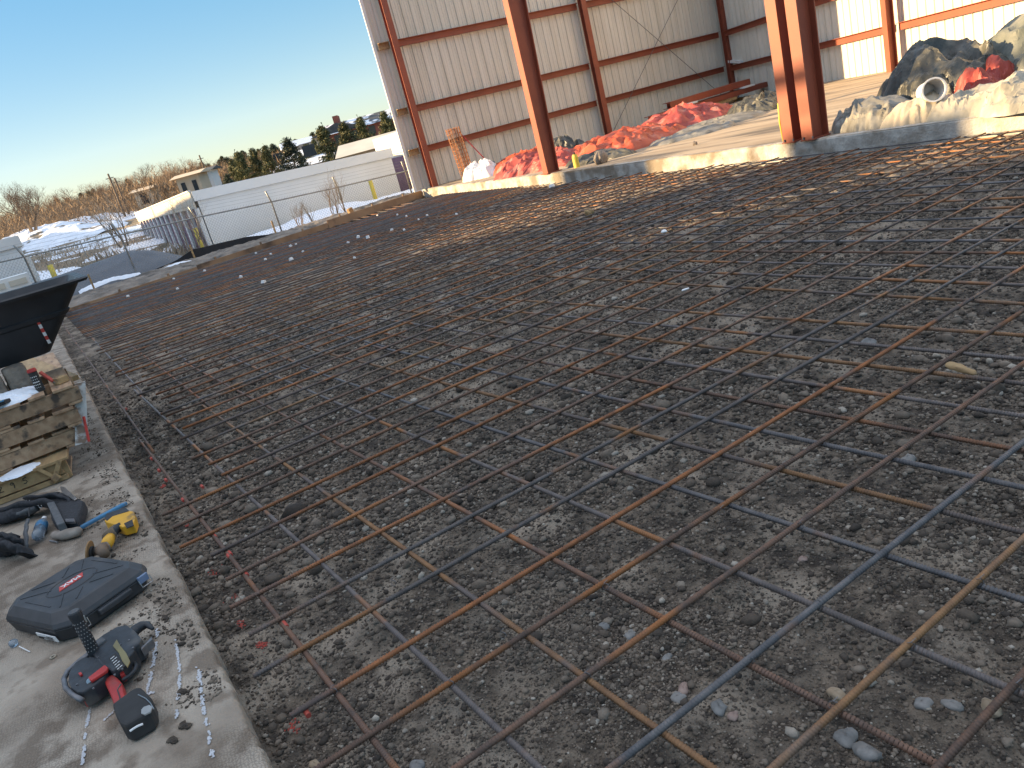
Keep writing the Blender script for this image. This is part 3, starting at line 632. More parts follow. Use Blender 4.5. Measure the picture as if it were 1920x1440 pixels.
while y < y1:
    for sg in (1, -1):
        # diagonal clipped between zb and the rail
        a_ = (y, zb); H_ = ztop(min(max(y, y0), y1))-zb; c_ = (y+sg*H_*.9, zb+H_)
        if sg < 0: pass
        p_, q_ = a_, c_
        if min(p_[1-1], q_[0]) < y0 or max(p_[0], q_[0]) > y1: continue
        wv = .0032
        bb.add([(FX-.004*sg, p_[0]-wv, p_[1]), (FX-.004*sg, p_[0]+wv, p_[1]), (FX-.004*sg, q_[0]+wv, q_[1]), (FX-.004*sg, q_[0]-wv, q_[1]), (FX-.008*sg, p_[0], p_[1]), (FX-.008*sg, q_[0], q_[1])],
               [(0, 1, 2, 3), (0, 3, 5, 4), (1, 4, 5, 2)])
    y += st
ch('mesh', bb, M_mesh, fen)
# second fence line farther out on the lot
fen2 = thing('chain_link_fence', (-48, 3, -.4), 'distant low wire fence posts standing in the snow field', 'fence')
for k in range(7):
    P_ = far(150+k*28, 452-k*9, 50+k*1.5); bb = MB(); bb.tube([(P_[0], P_[1], -.3), (P_[0], P_[1], 1.35)], .03, 6); ch('post', bb, M_galv, fen2)
# black silt fence at the foot
root = thing('silt_fence', (-26.0, 5, 0), 'low sagging black silt fence fabric between the soil berm and chain link', 'silt fence')
ys = np.linspace(-4, 12.3, 90); zt = np.interp(ys, [-4, 1.5, 2.6, 4.0, 4.6, 6.2, 7.3, 8.6, 12.3], [.0, .02, -.0, .16, .33, .26, .06, -.1, -.2])+.02+(fbm(ys*1.5, ys*0, 5)-.5)*.05
xs = -25.9+(fbm(ys*.8, ys*0+3, 6)-.5)*.25
bb = MB()
for i in range(len(ys)-1):
    for dx in (0,):
        bb.add([(xs[i], ys[i], -.5), (xs[i+1], ys[i+1], -.5), (xs[i+1]-.05, ys[i+1], zt[i+1]), (xs[i]-.05, ys[i], zt[i]), (xs[i]-.015, ys[i], -.5), (xs[i+1]-.015, ys[i+1], -.5), (xs[i+1]-.065, ys[i+1], zt[i+1]), (xs[i]-.065, ys[i], zt[i])], [(0, 1, 2, 3), (5, 4, 7, 6), (3, 2, 6, 7)])
ch('fabric', bb, M_silt, root)
for y_ in (1.6, 4.55, 7.2):
    bb = MB(); bb.box((-25.8, y_, .15), (.04, .05, .75)); ch('stake', bb, M_wood2, root)

# ------------------------------------------------------------------ metal building
A0 = Vector((-24.0, 11.6, 0)); C0 = Vector((-22.6, 25.4, 0)); D0 = Vector((-3.0, 25.4-.357*19.6, 0))
bld = thing('metal_building', (-22.6, 25.4, 0), 'unfinished steel building with beige ribbed siding and red primer framing', 'building')
dA = (C0-A0).normalized(); nA = Vector((dA[1], -dA[0], 0)); dD = (D0-C0).normalized(); nD = Vector((dD[1], -dD[0], 0))
HT = 7.6
def siding(o_, d_, n_, Lg, z0, z1, inward=0.0):
    prof_ = []; t_ = 0.0
    while t_ < Lg:
        prof_ += [(t_, 0), (t_+.085, 0), (t_+.095, -.007), (t_+.12, -.007), (t_+.13, 0), (t_+.175, 0), (t_+.185, -.007), (t_+.21, -.007), (t_+.22, 0), (t_+.2448, 0), (t_+.262, -.032), (t_+.288, -.032)]; t_ += .3048
    prof_.append((t_, 0)); bb = MB(); n = len(prof_)
    V = []
    for zz in (z0, z1):
        for (s_, e) in prof_:
            p = o_+d_*s_+n_*e; V.append((p[0], p[1], zz))
    th = [(v[0]-n_[0]*.004, v[1]-n_[1]*.004, v[2]) for v in V]
    bb.add(V+th, [(i, i+1, n+i+1, n+i) for i in range(n-1)]+[(2*n+i+1, 2*n+i, 3*n+i, 3*n+i+1) for i in range(n-1)])
    return bb
ch('wall_panel', siding(A0-nA*.02, dA, nA, 13.95, .2, HT), M_siding, bld)
ch('wall_panel', siding(C0-nD*.02+dD*.0, dD, nD, 20.5, .2, HT), M_siding, bld)
bb = MB(); bb.beam(tuple(A0-dA*.02-nA*.01+Vector((0, 0, .19))), tuple(A0-dA*.02-nA*.01+Vector((0, 0, HT))), .10, .05, upv=tuple(nA)); ch('corner_trim', bb, M_trim, bld)
ZP = [(-.1, -.1), (-.1, -.085), (-.006, -.085), (-.006, .1), (.1, .1), (.1, .085), (.006, .085), (.006, -.1)]
def girt(a, b_, z, n_):
    bb = MB(); bb.prof((a[0]+n_[0]*.1, a[1]+n_[1]*.1, z), (b_[0]+n_[0]*.1, b_[1]+n_[1]*.1, z), ZP); ch('girt', bb, M_red, bld)
posA = [.55, 7.65, 14.0-.25]
def ppt(s_): return A0+dA*s_
gz = [(1.42, 1.36), (2.70, 2.62), (4.70, 4.6), (6.6, 6.5)]
def icol(p, d_, w, dep, z0, z1, name='column', mat=None, w1=None, dep1=None, tw=.012):
    """I section: flange width w along d_, depth dep along normal; may taper"""
    n_ = Vector((d_[1], -d_[0], 0)); w1 = w1 or w; dep1 = dep1 or dep; bb = MB()
    for fl in (1, -1):
        P = []
        for zz, W_, D_ in ((z0, w, dep), (z1, w1, dep1)):
            c_ = p+n_*(fl*(D_/2 if fl < 0 else dep/2 if False else D_/2))
            for i, j in ((-1, -1), (1, -1), (1, 1), (-1, 1)):
                q_ = c_+d_*(i*W_/2)+n_*(j*tw); P.append((q_[0], q_[1], zz))
        bb.hexa(P)
    P = []
    for zz, D_ in ((z0, dep), (z1, dep1)):
        for i, j in ((-1, -1), (1, -1), (1, 1), (-1, 1)):
            q_ = p+d_*(i*tw*.8)+n_*(j*(D_/2-tw-.001)); P.append((q_[0], q_[1], zz))
    bb.hexa(P)
    q_ = p
    return bb
for k, s_ in enumerate(posA):
    p = ppt(s_)+nA*.30
    ch('column', icol(p, dA, .20, .20, .2, HT), M_red, bld)
for i, (za, zb_) in enumerate(gz):
    for s0, s1 in ((.08, .45), (.66, 7.54), (7.76, 13.6)):
        f0 = s0/14; f1 = s1/14; a = ppt(s0); b_ = ppt(s1); z0 = za+(zb_-za)*f0; z1_ = za+(zb_-za)*f1
        bb = MB(); o1 = nA*.1
        bb.prof((a[0]+o1[0], a[1]+o1[1], z0), (b_[0]+o1[0], b_[1]+o1[1], z1_), ZP)
        ch('girt' if s1 > 1 else 'girt_stub', bb, M_red if s1 > 1 else M_wood2, bld)  # stubs wear the pale wood tone: sunlit girt ends put into the colour
posD = [.25, 9.6, 19.0]
for s_ in posD[1:]:
    p = C0+dD*s_+nD*.32; ch('column', icol(p, dD, .20, .22, .2, HT), M_red, bld)
for za in (1.32, 2.60, 4.6, 6.5):
    for s0, s1 in ((.45, 9.45), (9.75, 18.9)):
        a = C0+dD*s0; b_ = C0+dD*s1; bb = MB(); bb.prof((a[0]+nD[0]*.1, a[1]+nD[1]*.1, za), (b_[0]+nD[0]*.1, b_[1]+nD[1]*.1, za), ZP); ch('girt', bb, M_red, bld)
# brace rods in the second bay
q0 = ppt(8.0)+nA*.12; q1 = ppt(13.4)+nA*.12
bb = MB(); bb.tube([(q0[0], q0[1], .3), (q1[0], q1[1], 5.6)], .011, 6); ch('brace_rod', bb, M_dsteel, bld)
bb = MB(); bb.tube([(q0[0]+.03, q0[1], 5.6), (q1[0]+.03, q1[1], .3)], .011, 6); ch('brace_rod', bb, M_dsteel, bld)
# frame columns along the curb
X1 = Vector((1, 0, 0)); dc = (Vector((-15.3, 10.98, 0))-Vector((-8.3, 10.42, 0))).normalized()*-1
p = Vector((-15.70, 11.17, 0)); fc = thing('frame_column', (p[0], p[1], FZ), 'tapered red steel column standing alone at the curb, widening upward', 'steel column')
dd_ = Vector((math.cos(rad(-6)), math.sin(rad(-6)), 0))
n_ = Vector((dd_[1], -dd_[0], 0))
def tapered(p, d_, w, dep0, dep1, z0, z1, fixed_back=True, tw=.012):
    n_ = Vector((d_[1], -d_[0], 0)); bb = MB()
    def blk(c0, c1, W_, T):
        P = []
        for zz, c_ in ((z0, c0), (z1, c1)):
            for i, j in ((-1, -1), (1, -1), (1, 1), (-1, 1)):
                q_ = c_+d_*(i*W_/2)+n_*(j*T/2); P.append((q_[0], q_[1], zz))
        bb.hexa(P)
    f0 = p+n_*dep0*.5; k0 = p-n_*dep0*.5; k1 = p-n_*(dep1-dep0*.5)
    blk(f0, f0, w, .022); blk(k0, k1, w, .022)
    P = []
    for zz, ka in ((z0, k0), (z1, k1)):
        for q_, (i, ) in ((ka+n_*.012, (-1,)), (ka+n_*.012, (1,)), (f0-n_*.012, (1,)), (f0-n_*.012, (-1,))):
            r_ = q_+d_*(i*.006); P.append((r_[0], r_[1], zz))
    bb.hexa(P); return bb
ch('shaft', tapered(p, dd_, .24, .30, .62, FZ+.021, 9.0), M_red, fc)
bb = MB(); bb.box((p[0], p[1], FZ+.012), (.32, .42, .018), rz=rad(-6)); ch('base_plate', bb, M_red, fc)
for k, (cx, cy, lab) in enumerate(((-8.26, 10.56, 'left one of the two red steel columns standing close together'), (-7.89, 10.53, 'right one of the two red steel columns standing close together'))):
    p = Vector((cx, cy, 0)); f2 = thing('frame_column', (cx, cy, FZ), lab, 'steel column', 'paired steel columns')
    ch('shaft', tapered(p, dd_, .21, .32, .44, FZ+.021, 9.0), M_red, f2)
    bb = MB(); bb.box((cx, cy, FZ+.012), (.25, .36, .018), rz=rad(-6)); ch('base_plate', bb, M_red, f2)
    for sx in (-.08, .08):
        bb = MB(); bb.tube([(cx+sx, cy-.175, FZ+.02), (cx+sx, cy-.175, FZ+.06)], .012, 6); ch('anchor_bolt', bb, M_dsteel, f2)
# conduit stub left of the pair
q = at(1452, 273, .2); lumpc = MB(); lumpc.tube([(q[0]-.1, q[1]+.35, .2), (q[0]-.08, q[1]+.3, .5), (q[0]-.02, q[1]+.25, .8)], .016, 8); tag(lumpc.build('conduit', M_yelp, smooth=True), 'thin yellowish conduit curving up behind the paired columns', 'conduit')
# work light on the corner post
q = onx(1383, 117, -21.9); wl = thing('work_light', q, 'small flood light bracket fixed at the inner corner post', 'work light')
bb = MB(); bb.box((q[0], q[1]-.1, q[2]+.05), (.95, .16, .09), rz=rad(-22), ry=rad(8)); ch('lamp_head', bb, M_trim, wl)
bb = MB(); bb.tube([(q[0], q[1], q[2]), (q[0]-.05, q[1], q[2]-.35), (q[0]-.2, q[1], .2)], .02, 6); ch('stand', bb, M_dsteel, wl)

# ------------------------------------------------------------------ unseen stepped block, added outside the frame to shape the long evening shade
b = MB()
def rayh(s): return s*math.tan(SUN_EL)
DY = -14.0
def need(y, z=0.0): return rayh((y-DY)/SH[1]) + z
def shx(x, y): return x - SH[0]*(y-DY)/SH[1]
prof = []   # (x at DY, height)
def put(xa, xb, h): prof.append((min(xa, xb), max(xa, xb), h))
h_low = need(9.6); h_t = need(10.9, .33)
put(shx(-90, 10), shx(-38, 10), need(7, 1.85))
bnds = [(-38, -27.2, None, .4, 12), (-27.2, -22, 8.6, -.09, 0), (-22, -19, 9.0, -.09, 0), (-19, -15.4, 9.6, -.09, 0), (-15.4, -12.2, None, .33, 10.9), (-12.2, -11.6, 8.4, -.09, 0), (-11.6, -11.0, 7.4, -.09, 0), (-11.0, -10.2, 6.6, -.09, 0), (-10.2, -9.4, 6.0, -.09, 0), (-9.4, -8.7, 5.6, -.09, 0), (-8.7, -8.3, 6.6, -.09, 0),
        (-8.3, -5.5, None, .30, 10.5), (-5.5, -5.0, 9.6, -.09, 0), (-5.0, -4.4, 9.0, -.09, 0), (-4.4, -4.0, 6.1, -.09, 0), (-4.0, 14, 9.0, -.09, 0)]
for xa, xb, yb, z, yt in bnds: put(shx(xa, 10.5), shx(xb, 10.5), need(yb if yb else yt, z))
nb = thing('shade_blocker', (-20, DY-3, -.4), 'unseen long low block with a stepped top, added beside the yard to throw the evening shade', 'building')
for xa, xb, h in prof:
    bb = MB(); bb.box(((xa+xb)/2, DY-.1, (h+3.0)/2), (xb-xa-.002, .2, h-3.0)); ch('shade_step', bb, M_stor, nb)  # stepped top shaped so bands of sun fall on mat and curb
bb = MB(); bb.box((-42, DY-3.3, 1.3), (84+14, 6.2, 3.4)); ch('wall', bb, M_stor, nb)
bb = MB(); zc = need(10.5, 1.28); bb.box((shx(-8.0, 10.4), DY-.6, zc), (3.2, .12, .24)); zc2 = need(10.5, .86); bb.box((shx(-7.4, 10.4), DY-.6, zc2), (2.2, .06, .06))
for dx in (-1.5, 1.5): bb.box((shx(-8.0, 10.4)+dx, DY-.6, zc-.6), (.06, .06, 1.5))
ch('shade_bars', bb, M_galv, nb)  # unseen bars, added to throw stripes of shade on the paired columns

# ------------------------------------------------------------------ storage buildings
st = thing('storage_building', (-34, 7, -.4), 'long white self storage block with cream fascia and maroon doors behind the fence', 'storage building')
ZB = -.45
P0 = (-34.0, 6.9); P1 = (-33.6, 15.5)
bb = MB(); bb.poly([P1, P0, (-50, 8.0), (-68, 9.2), (-68, 17.2), (-50, 16.5)], ZB, 1.72); bb.v = [(v[0], v[1], v[2]-(.34*(v[1]-7)/8.5 if v[2] > 0 and v[0] > -40 else 0)) for v in bb.v]; ch('wall', bb, M_stor, st)
bb = MB(); bb.poly([(P1[0]+.08, P1[1]+.1), (P0[0]+.08, P0[1]-.12), (-50.0, 7.82), (-68.1, 9.0), (-68.1, 17.4), (-50, 16.7)], 1.725, 2.12); bb.v = [(v[0], v[1], v[2]-(.34*(v[1]-7)/8.5 if v[2] > 0 and v[0] > -40 else 0)) for v in bb.v]; ch('eave', bb, M_stor, st)
# tall cream fascia over the doors
dv = Vector((-50+34, 8.0-6.9, 0)).normalized(); dn = Vector((dv[1], -dv[0], 0))
if dn[1] > 0: dn = -dn
def wallpt(s_):
    L1 = math.hypot(16, 1.1)
    if s_ < L1: return Vector((P0[0]+dv[0]*s_, P0[1]+dv[1]*s_, 0))
    d2 = Vector((-18, 1.2, 0)).normalized(); return Vector((-50+d2[0]*(s_-L1), 8.0+d2[1]*(s_-L1), 0))
bb = MB()
for s0, s1 in ((0, 16.04), (16.05, 34)):
    a = wallpt(s0)+dn*.16; c_ = wallpt(s1)+dn*.16; bb.beam((a[0], a[1], 1.80), (c_[0], c_[1], 1.80), .06, .66)
ch('fascia', bb, M_fascia, st)
bb = MB()
for s0, s1 in ((0, 16.04), (16.05, 34)):
    a = wallpt(s0)+dn*.18; c_ = wallpt(s1)+dn*.18; bb.beam((a[0], a[1], 2.17), (c_[0], c_[1], 2.17), .12, .06)
ch('gutter', bb, M_trim, st)
s_ = .15; k = 0
while s_ < 33:
    a = wallpt(s_)+dn*.12; bb = MB(); bb.box((a[0], a[1], (ZB+1.46)/2), (.50, .12, 1.46-ZB), rz=math.atan2(dv[1], dv[0])); ch('pilaster', bb, M_trim, st)
    a0 = wallpt(s_+.2)+dn*.03; a1 = wallpt(s_+2.5)+dn*.03; bb = MB(); nr = 14
    dr = ch('door', MB().beam((a0[0], a0[1], .50), (a1[0], a1[1], .50), .04, 1.90), M_door, st)
    s_ += 2.7; k += 1
for k in range(26):
    pass
bb = MB(); bb.tube([(P0[0]+.35, P0[1]-.55, ZB), (P0[0]+.35, P0[1]-.55, .75)], .09, 10); bo = bb.build('bollard', M_yelp, smooth=True); tag(bo, 'yellow bollard at the near corner of the long storage block', 'bollard', 'yellow bollards')
q = far(711, 395, 33); bb = MB(); bb.tube([(q[0], q[1], ZB), (q[0], q[1], .72)], .09, 10); tag(bb.build('bollard', M_yelp, smooth=True), 'yellow bollard in front of the purple door', 'bollard', 'yellow bollards')
bb = MB(); bb.tube([(-31.3, .95, ZB), (-31.3, .95, .95)], .09, 10); tag(bb.build('bollard', M_yelp, smooth=True), 'yellow bollard by the storage unit at the left edge', 'bollard', 'yellow bollards')
# building with the purple door behind the wall
s2 = thing('storage_building', (-38, 18, ZB), 'white storage block with a purple roll-up door beside the siding edge', 'storage building')
ys2 = 17.5; xs2 = -39.3
bb = MB(); bb.poly([(xs2, ys2), (-28.5, ys2), (-28.5, ys2+8), (xs2, ys2+8)], ZB, 2.0); ch('wall', bb, M_stor, s2)
bb = MB(); bb.box(((xs2-28.5)/2, ys2-.06, 1.95), (-28.5-xs2, .1, .95)); ch('fascia', bb, M_trim, s2)
for k in range(3):
    bb = MB(); bb.box((xs2+1.9+k*3.0, ys2-.03, .42), (1.9, .08, 1.75)); ch('door', bb, M_pdoor, s2)
bb = MB(); bb.box((xs2+.35, ys2-.06, .95), (.35, .06, .7)); ch('sign_plate', bb, M_door, s2)
# left edge unit
s3 = thing('storage_building', (-32, -2, ZB), 'white storage unit cut off by the left edge behind the tub', 'storage building')
bb = MB(); bb.poly([(-32, .38), (-32, -9), (-60, -9), (-60, -1.6)], ZB, 1.78); ch('wall', bb, M_stor, s3)
bb = MB(); bb.poly([(-31.92, .46), (-31.92, -9.1), (-60, -9.1), (-60, -1.5)], 1.785, 2.15); ch('eave', bb, M_trim, s3)
for k in range(5):
    a = Vector((-32.3-k*2.4, .42-k*.16, 0)); bb = MB(); bb.box((a[0], a[1]+.04, .5), (.3, .14, 1.9)); ch('pilaster', bb, M_trim, s3)
    bb = MB(); bb.box((a[0]-1.15, a[1]-.03, .45), (1.7, .1, 1.75)); ch('door', bb, M_stor, s3)
# small utility box above the tub rim
q = far(8, 523, 17); ub = thing('utility_cabinet', (q[0], q[1], ZB), 'small pale yellow cabinet with two windows showing over the tub rim', 'cabinet')
bb = MB(); bb.box((q[0], q[1], .28), (.8, .9, 1.75)); ch('body', bb, M_trim, ub)
for dy in (-.2, .22):
    bb = MB(); bb.box((q[0]+.41, q[1]+dy, 1.02), (.03, .34, .12)); ch('window', bb, M_fascia, ub)
bb = MB(); bb.box((q[0]+.41, q[1], .80), (.03, .8, .12)); ch('panel', bb, M_glassd, ub)

# ------------------------------------------------------------------ far houses
def house(p, w, dpt, h, rh, rz, wallm, roofm, label, name='house', win=3, chim=0):
    r_ = thing(name, (p[0], p[1], p[2]), label, 'house', rz=rz)
    MB().box((0, 0, h/2-1), (w, dpt, h+2)).build('wall', wallm, r_)
    bb = MB(); e = .5; bb.add([(-w/2-e, -dpt/2-e, h), (w/2+e, -dpt/2-e, h), (w/2+e, dpt/2+e, h), (-w/2-e, dpt/2+e, h), (-w/2-e, 0, h+rh), (w/2+e, 0, h+rh)], [(0, 1, 5, 4), (2, 3, 4, 5), (1, 2, 5), (3, 0, 4), (3, 2, 1, 0)])
    rf = bb.build('roof', roofm, r_)
    for c in range(chim): MB().box((w*(-.35+.3*c), -.3, h+rh*.9), (.9, .7, rh*.9+1)).build('chimney', M_brick, rf)
    for c in range(win):
        for lv in range(max(1, int(h/3))):
            MB().box((-w/2+(c+.5)*w/win, -dpt/2-.03, 1.6+lv*2.9), (w/win*.38, .06, 1.3)).build('window', M_glassd, r_)
    return r_
def hz_(x): 
    # true horizon in the photo at column x
    return 720+((x-960)/F*rt[2]+fw[2])*F/up[2]
def base_at(px, dep):
    q = far(px, hz_(px), dep); return (q[0], q[1], float(terr(np.array([q[0]]), np.array([q[1]]))[0]))
yaw = math.atan2(rt[1], rt[0])
def h3(px, dep, top):   # height so that the top reaches the given picture height
    q = base_at(px, dep); return (EYE[2]+(hz_(px)-top)*.966*dep/F) - q[2]
M_snowroof = pm('snowy_roof', (.05, .055, .06), (.08, .085, .09), 1, .8, c3=(.75, .78, .84), s3=.45, k3=(.46, .52))
house(base_at(698, 128), 11, 8, h3(698, 128, 218)*.60, h3(698, 128, 218)*.40, yaw+rad(8), M_brick, M_snowroof, 'large red brick house with snowy dark roof on the ridge', win=4, chim=1)
rf2 = base_at(655, 126); house(rf2, 3.6, 8.0, h3(655, 126, 230)*.66, h3(655, 126, 230)*.34, yaw+rad(95), M_tan, M_roof, 'tan gabled wing left of the large brick house', win=2, chim=2)
q = base_at(707, 146); sp = terr(np.array([q[0]]), np.array([q[1]]))[0]
house(base_at(552, 120), 6, 5, h3(552, 120, 300), 1.0, yaw, M_stor, M_snow, 'pale blue-grey block between the dark conifers', win=0)
house(base_at(575, 95), 8, 6, h3(575, 95, 312)*.72, .9, yaw, M_tan, M_snow, 'low house with a snow-covered roof behind the storage roof', win=2)
house(base_at(378, 82), 2.4, 2.6, h3(385, 82, 325), .35, yaw, M_tan, M_tan, 'sunlit cream house left above the storage fascia', win=2)
house(base_at(404, 87), 1.9, 2.2, h3(410, 87, 318), .35, yaw, M_stor, M_roof, 'small pale house beside the sunlit cream one', win=1)
house(base_at(292, 97), 2.2, 2.2, h3(300, 97, 352), .35, yaw, M_tan, M_tan, 'cream house among the brown trees above the storage doors', win=1)
house(base_at(708, 62), 4.6, 4, h3(708, 62, 278), .9, yaw, M_tan, M_fascia, 'cream rounded shed roof peeking over the storage block', win=0)
house(base_at(610, 170), 7, 5, h3(610, 170, 275)*.7, 1.8, yaw, M_brick, M_roof, 'brick house half hidden by conifers left of the ridge house', win=2)
house(base_at(575, 190), 7, 5, h3(575, 190, 268)*.8, 1.5, yaw+.3, M_tan, M_snow, 'tan house with snow on its roof on the ridge', win=2)

# ------------------------------------------------------------------ vegetation
def bare_tree(seed, H, depth=6, spread=.5, mat=M_twig, trunk_r=.16, n0=1, up_=.25, name='bare_tree', thin=.68):
    r_ = random.Random(seed); tr = MB(); cr = MB()
    def rec(p, d_, L_, R_, lv):
        q = p+d_*L_; mid = p.lerp(q, .5)+Vector((r_.uniform(-1, 1), r_.uniform(-1, 1), 0))*L_*.05
        (tr if lv < 2 else cr).tube([p, mid, q], [R_, R_*.85, R_*thin], 5 if lv < 2 else 3, cap=False)
        if lv >= depth: return
        for k in range(r_.choice([2, 3, 3]) if lv > 0 else r_.choice([3, 4])):
            ax = Vector((r_.uniform(-1, 1), r_.uniform(-1, 1), r_.uniform(-.3, .6))).normalized()
            nd = (d_+ax*spread*(1+.15*lv)+Vector((0, 0, up_*.35))).normalized()
            rec(q if k < 2 else mid, nd, L_*r_.uniform(.62, .85), R_*thin*.8, lv+1)
    for k in range(n0):
        rec(Vector((r_.uniform(-.1, .1)*n0, r_.uniform(-.1, .1)*n0, -.1)), Vector((r_.uniform(-.3, .3)*(n0 > 1), r_.uniform(-.3, .3)*(n0 > 1), 1)).normalized(), H*.26, trunk_r, 0)
    zmax = max(v[2] for v in cr.v); s_ = H/zmax
    for m_ in (tr, cr): m_.v = [(v[0]*s_, v[1]*s_, v[2]*s_) for v in m_.v]
    root = bpy.data.objects.new(name, None); col.objects.link(root)
    tr.build('trunk', M_bark, root); cr.build('crown', mat, root)
    return root
def conifer(seed, H, W, mat, n=4200, name='conifer'):
    r_ = np.random.default_rng(seed); root = bpy.data.objects.new(name, None); col.objects.link(root)
    MB().tube([(0, 0, -.3), (.05, 0, H*.5), (0, .03, H*.95)], [.13*H/6, .09*H/6, .02], 6).build('trunk', M_bark, root)
    # clumps on whorled boughs
    nb_ = 95; hz = r_.uniform(.06, 1, nb_)**.9; an = r_.uniform(0, 6.28, nb_); rw = W*(1-hz**1.5)*r_.uniform(.55, 1.12, nb_)+.12
    i = r_.integers(0, nb_, n); f = r_.uniform(.25, 1, n)**.6
    cx = np.cos(an[i])*rw[i]*f; cy = np.sin(an[i])*rw[i]*f; cz = hz[i]*H+(f-.5)*.12*H*.6
    s_ = .085*H
    P = np.stack([cx, cy, cz], -1)+r_.normal(0, .035*H, (n, 3)); a = r_.normal(0, 1, (n, 3)); b_ = r_.normal(0, 1, (n, 3))
    a /= np.linalg.norm(a, axis=1)[:, None]; b_ = np.cross(a, b_); b_ /= np.linalg.norm(b_, axis=1)[:, None]
    L_ = s_*r_.uniform(.35, .75, (n, 1)); V = np.stack([P-a*L_*.5-b_*L_*.22, P-a*L_*.5+b_*L_*.22, P+a*L_*.7], 1)
    npmesh('crown', V.reshape(-1, 3), np.arange(n*3).reshape(-1, 3), mat, root)
    return root
def placed(proto, used, q, s_, rz, label, cat, group):
    o = copy_tree(proto) if used else proto
    o.location = q; o.scale = (s_[0], s_[0], s_[1]) if isinstance(s_, tuple) else (s_, s_, s_); o.rotation_euler[2] = rz
    tag(o, label, cat, group); return o
cons = [conifer(1, 6, 1.9, M_leaf), conifer(2, 6, 2.1, M_leaf), conifer(3, 6, 2.2, M_leaf2)]
used = [False]*3
near_con = [(437, 328, 70, 2, 'squat dark conifer leftmost above the storage roof'), (468, 288, 74, 0, 'tall green conifer second from the left above the storage roof'), (495, 281, 75, 1, 'tall green conifer third from the left, its neighbour close on the right'), (518, 277, 72, 0, 'green conifer standing at the right of the close left group'),
            (455, 300, 84, 1, 'conifer set back behind the tall left pair'), (560, 262, 76, 2, 'dark conifer right of the pale block'), (590, 272, 95, 1, 'conifer set back between the dark one and the ridge house'), (606, 262, 100, 0, 'distant conifer left of the brick wall'), (627, 240, 72, 0, 'tall conifer in front of the red brick wall'), (634, 292, 66, 2, 'low dark conifer at the foot of the brick wall'), (664, 233, 74, 1, 'tall conifer left of the snowy roof gable'),
            (694, 224, 76, 0, 'broad tall conifer below the snowy roof'), (740, 212, 80, 1, 'conifer just left of the siding edge'), (712, 250, 90, 2, 'conifer behind the cream shed roof'), (575, 285, 84, 1, 'small conifer behind the dark one')]
for i, (px, top, dep, k, lab) in enumerate(near_con):
    q = base_at(px, dep); hgt = (EYE[2]+(hz_(px)-top)*.966*dep/F)-q[2]; s_ = hgt/6
    placed(cons[k], used[k], q, (s_*rnd.uniform(.95, 1.25), s_), rnd.uniform(0, 6), lab, 'conifer', 'conifers above the storage roof'); used[k] = True
# ridge line of small dark conifers
for i in range(46):
    px = 120+i*14+rnd.uniform(-8, 8); dep = rnd.uniform(190, 330); q = base_at(px, dep); s_ = rnd.uniform(.8, 1.2)*(.7 if px > 400 else .62)
    placed(cons[rnd.choice([0, 2, 2])], True, q, (s_*1.6, s_), rnd.uniform(0, 6), 'small dark evergreen in the line along the ridge', 'conifer', 'small evergreens along the ridge')
protos = [bare_tree(11, 7, 6, .55), bare_tree(12, 6, 6, .62), bare_tree(13, 6.5, 6, .5, n0=2), bare_tree(14, 6, 5, .6, M_twig, .1, n0=3)]
used = [False]*4
for i in range(95):
    px = -40+i*7.4+rnd.uniform(-9, 9); dep = rnd.choice([105, 130, 160, 200, 240])+rnd.uniform(-12, 12)
    if px > 420: dep = rnd.uniform(190, 260)
    k = rnd.randrange(4); q = base_at(px, dep); s_ = rnd.uniform(.75, 1.2)*(.62 if px > 400 else .8)
    placed(protos[k], used[k], q, (s_*1.2, s_), rnd.uniform(0, 6), 'leafless brown tree in the thick woodland on the hillside', 'bare tree', 'leafless trees of the hillside woodland'); used[k] = True
# scrub that fills the hillside
n = 110000; px = rng.uniform(-60, 780, n); dep = np.exp(rng.uniform(math.log(88), math.log(330), n)); kp = (px < 540) | (dep > 200); px = px[kp]; dep = dep[kp]; n = len(px)
lat = (px-960)/F; B_ = np.stack([px, dep], -1)
hx = np.array([hz_(v) for v in px]); D = rt[None]*((px-960)/F)[:, None]-up[None]*((hx-720)/F)[:, None]+fw[None]; P = EYE+D*dep[:, None]
z = terr(P[:, 0], P[:, 1]); hgt = rng.uniform(0, 1, n)**1.3*3.6*(.6+fbm(P[:, 0]*.05, P[:, 1]*.05, 8, 2))*np.interp(px, [0, 330, 480], [.7, .8, .4]); P[:, 2] = z+hgt
a = rng.normal(0, 1, (n, 3)); a[:, 2] = np.abs(a[:, 2])+.8; a /= np.linalg.norm(a, axis=1)[:, None]; b_ = np.cross(a, rng.normal(0, 1, (n, 3))); b_ /= np.linalg.norm(b_, axis=1)[:, None]
Ls = rng.uniform(.3, 1.0, (n, 1)); V = np.stack([P-b_*Ls*.055, P+b_*Ls*.055, P+a*Ls], 1)
tag(npmesh('hillside_scrub', V.reshape(-1, 3), np.arange(n*3).reshape(-1, 3), M_scrub), 'dense brown winter brush covering the hillside', 'brush', kind='stuff')
big = bare_tree(31, 9, 7, .42, M_twig, .22, n0=3, up_=.5); q = far(64, 432, 84); placed(big, False, q, (1.35*(84*.966*96/F/9), (84*.966*96/F/9)), .3, 'big rounded leafless tree standing alone at the far left', 'bare tree', None)
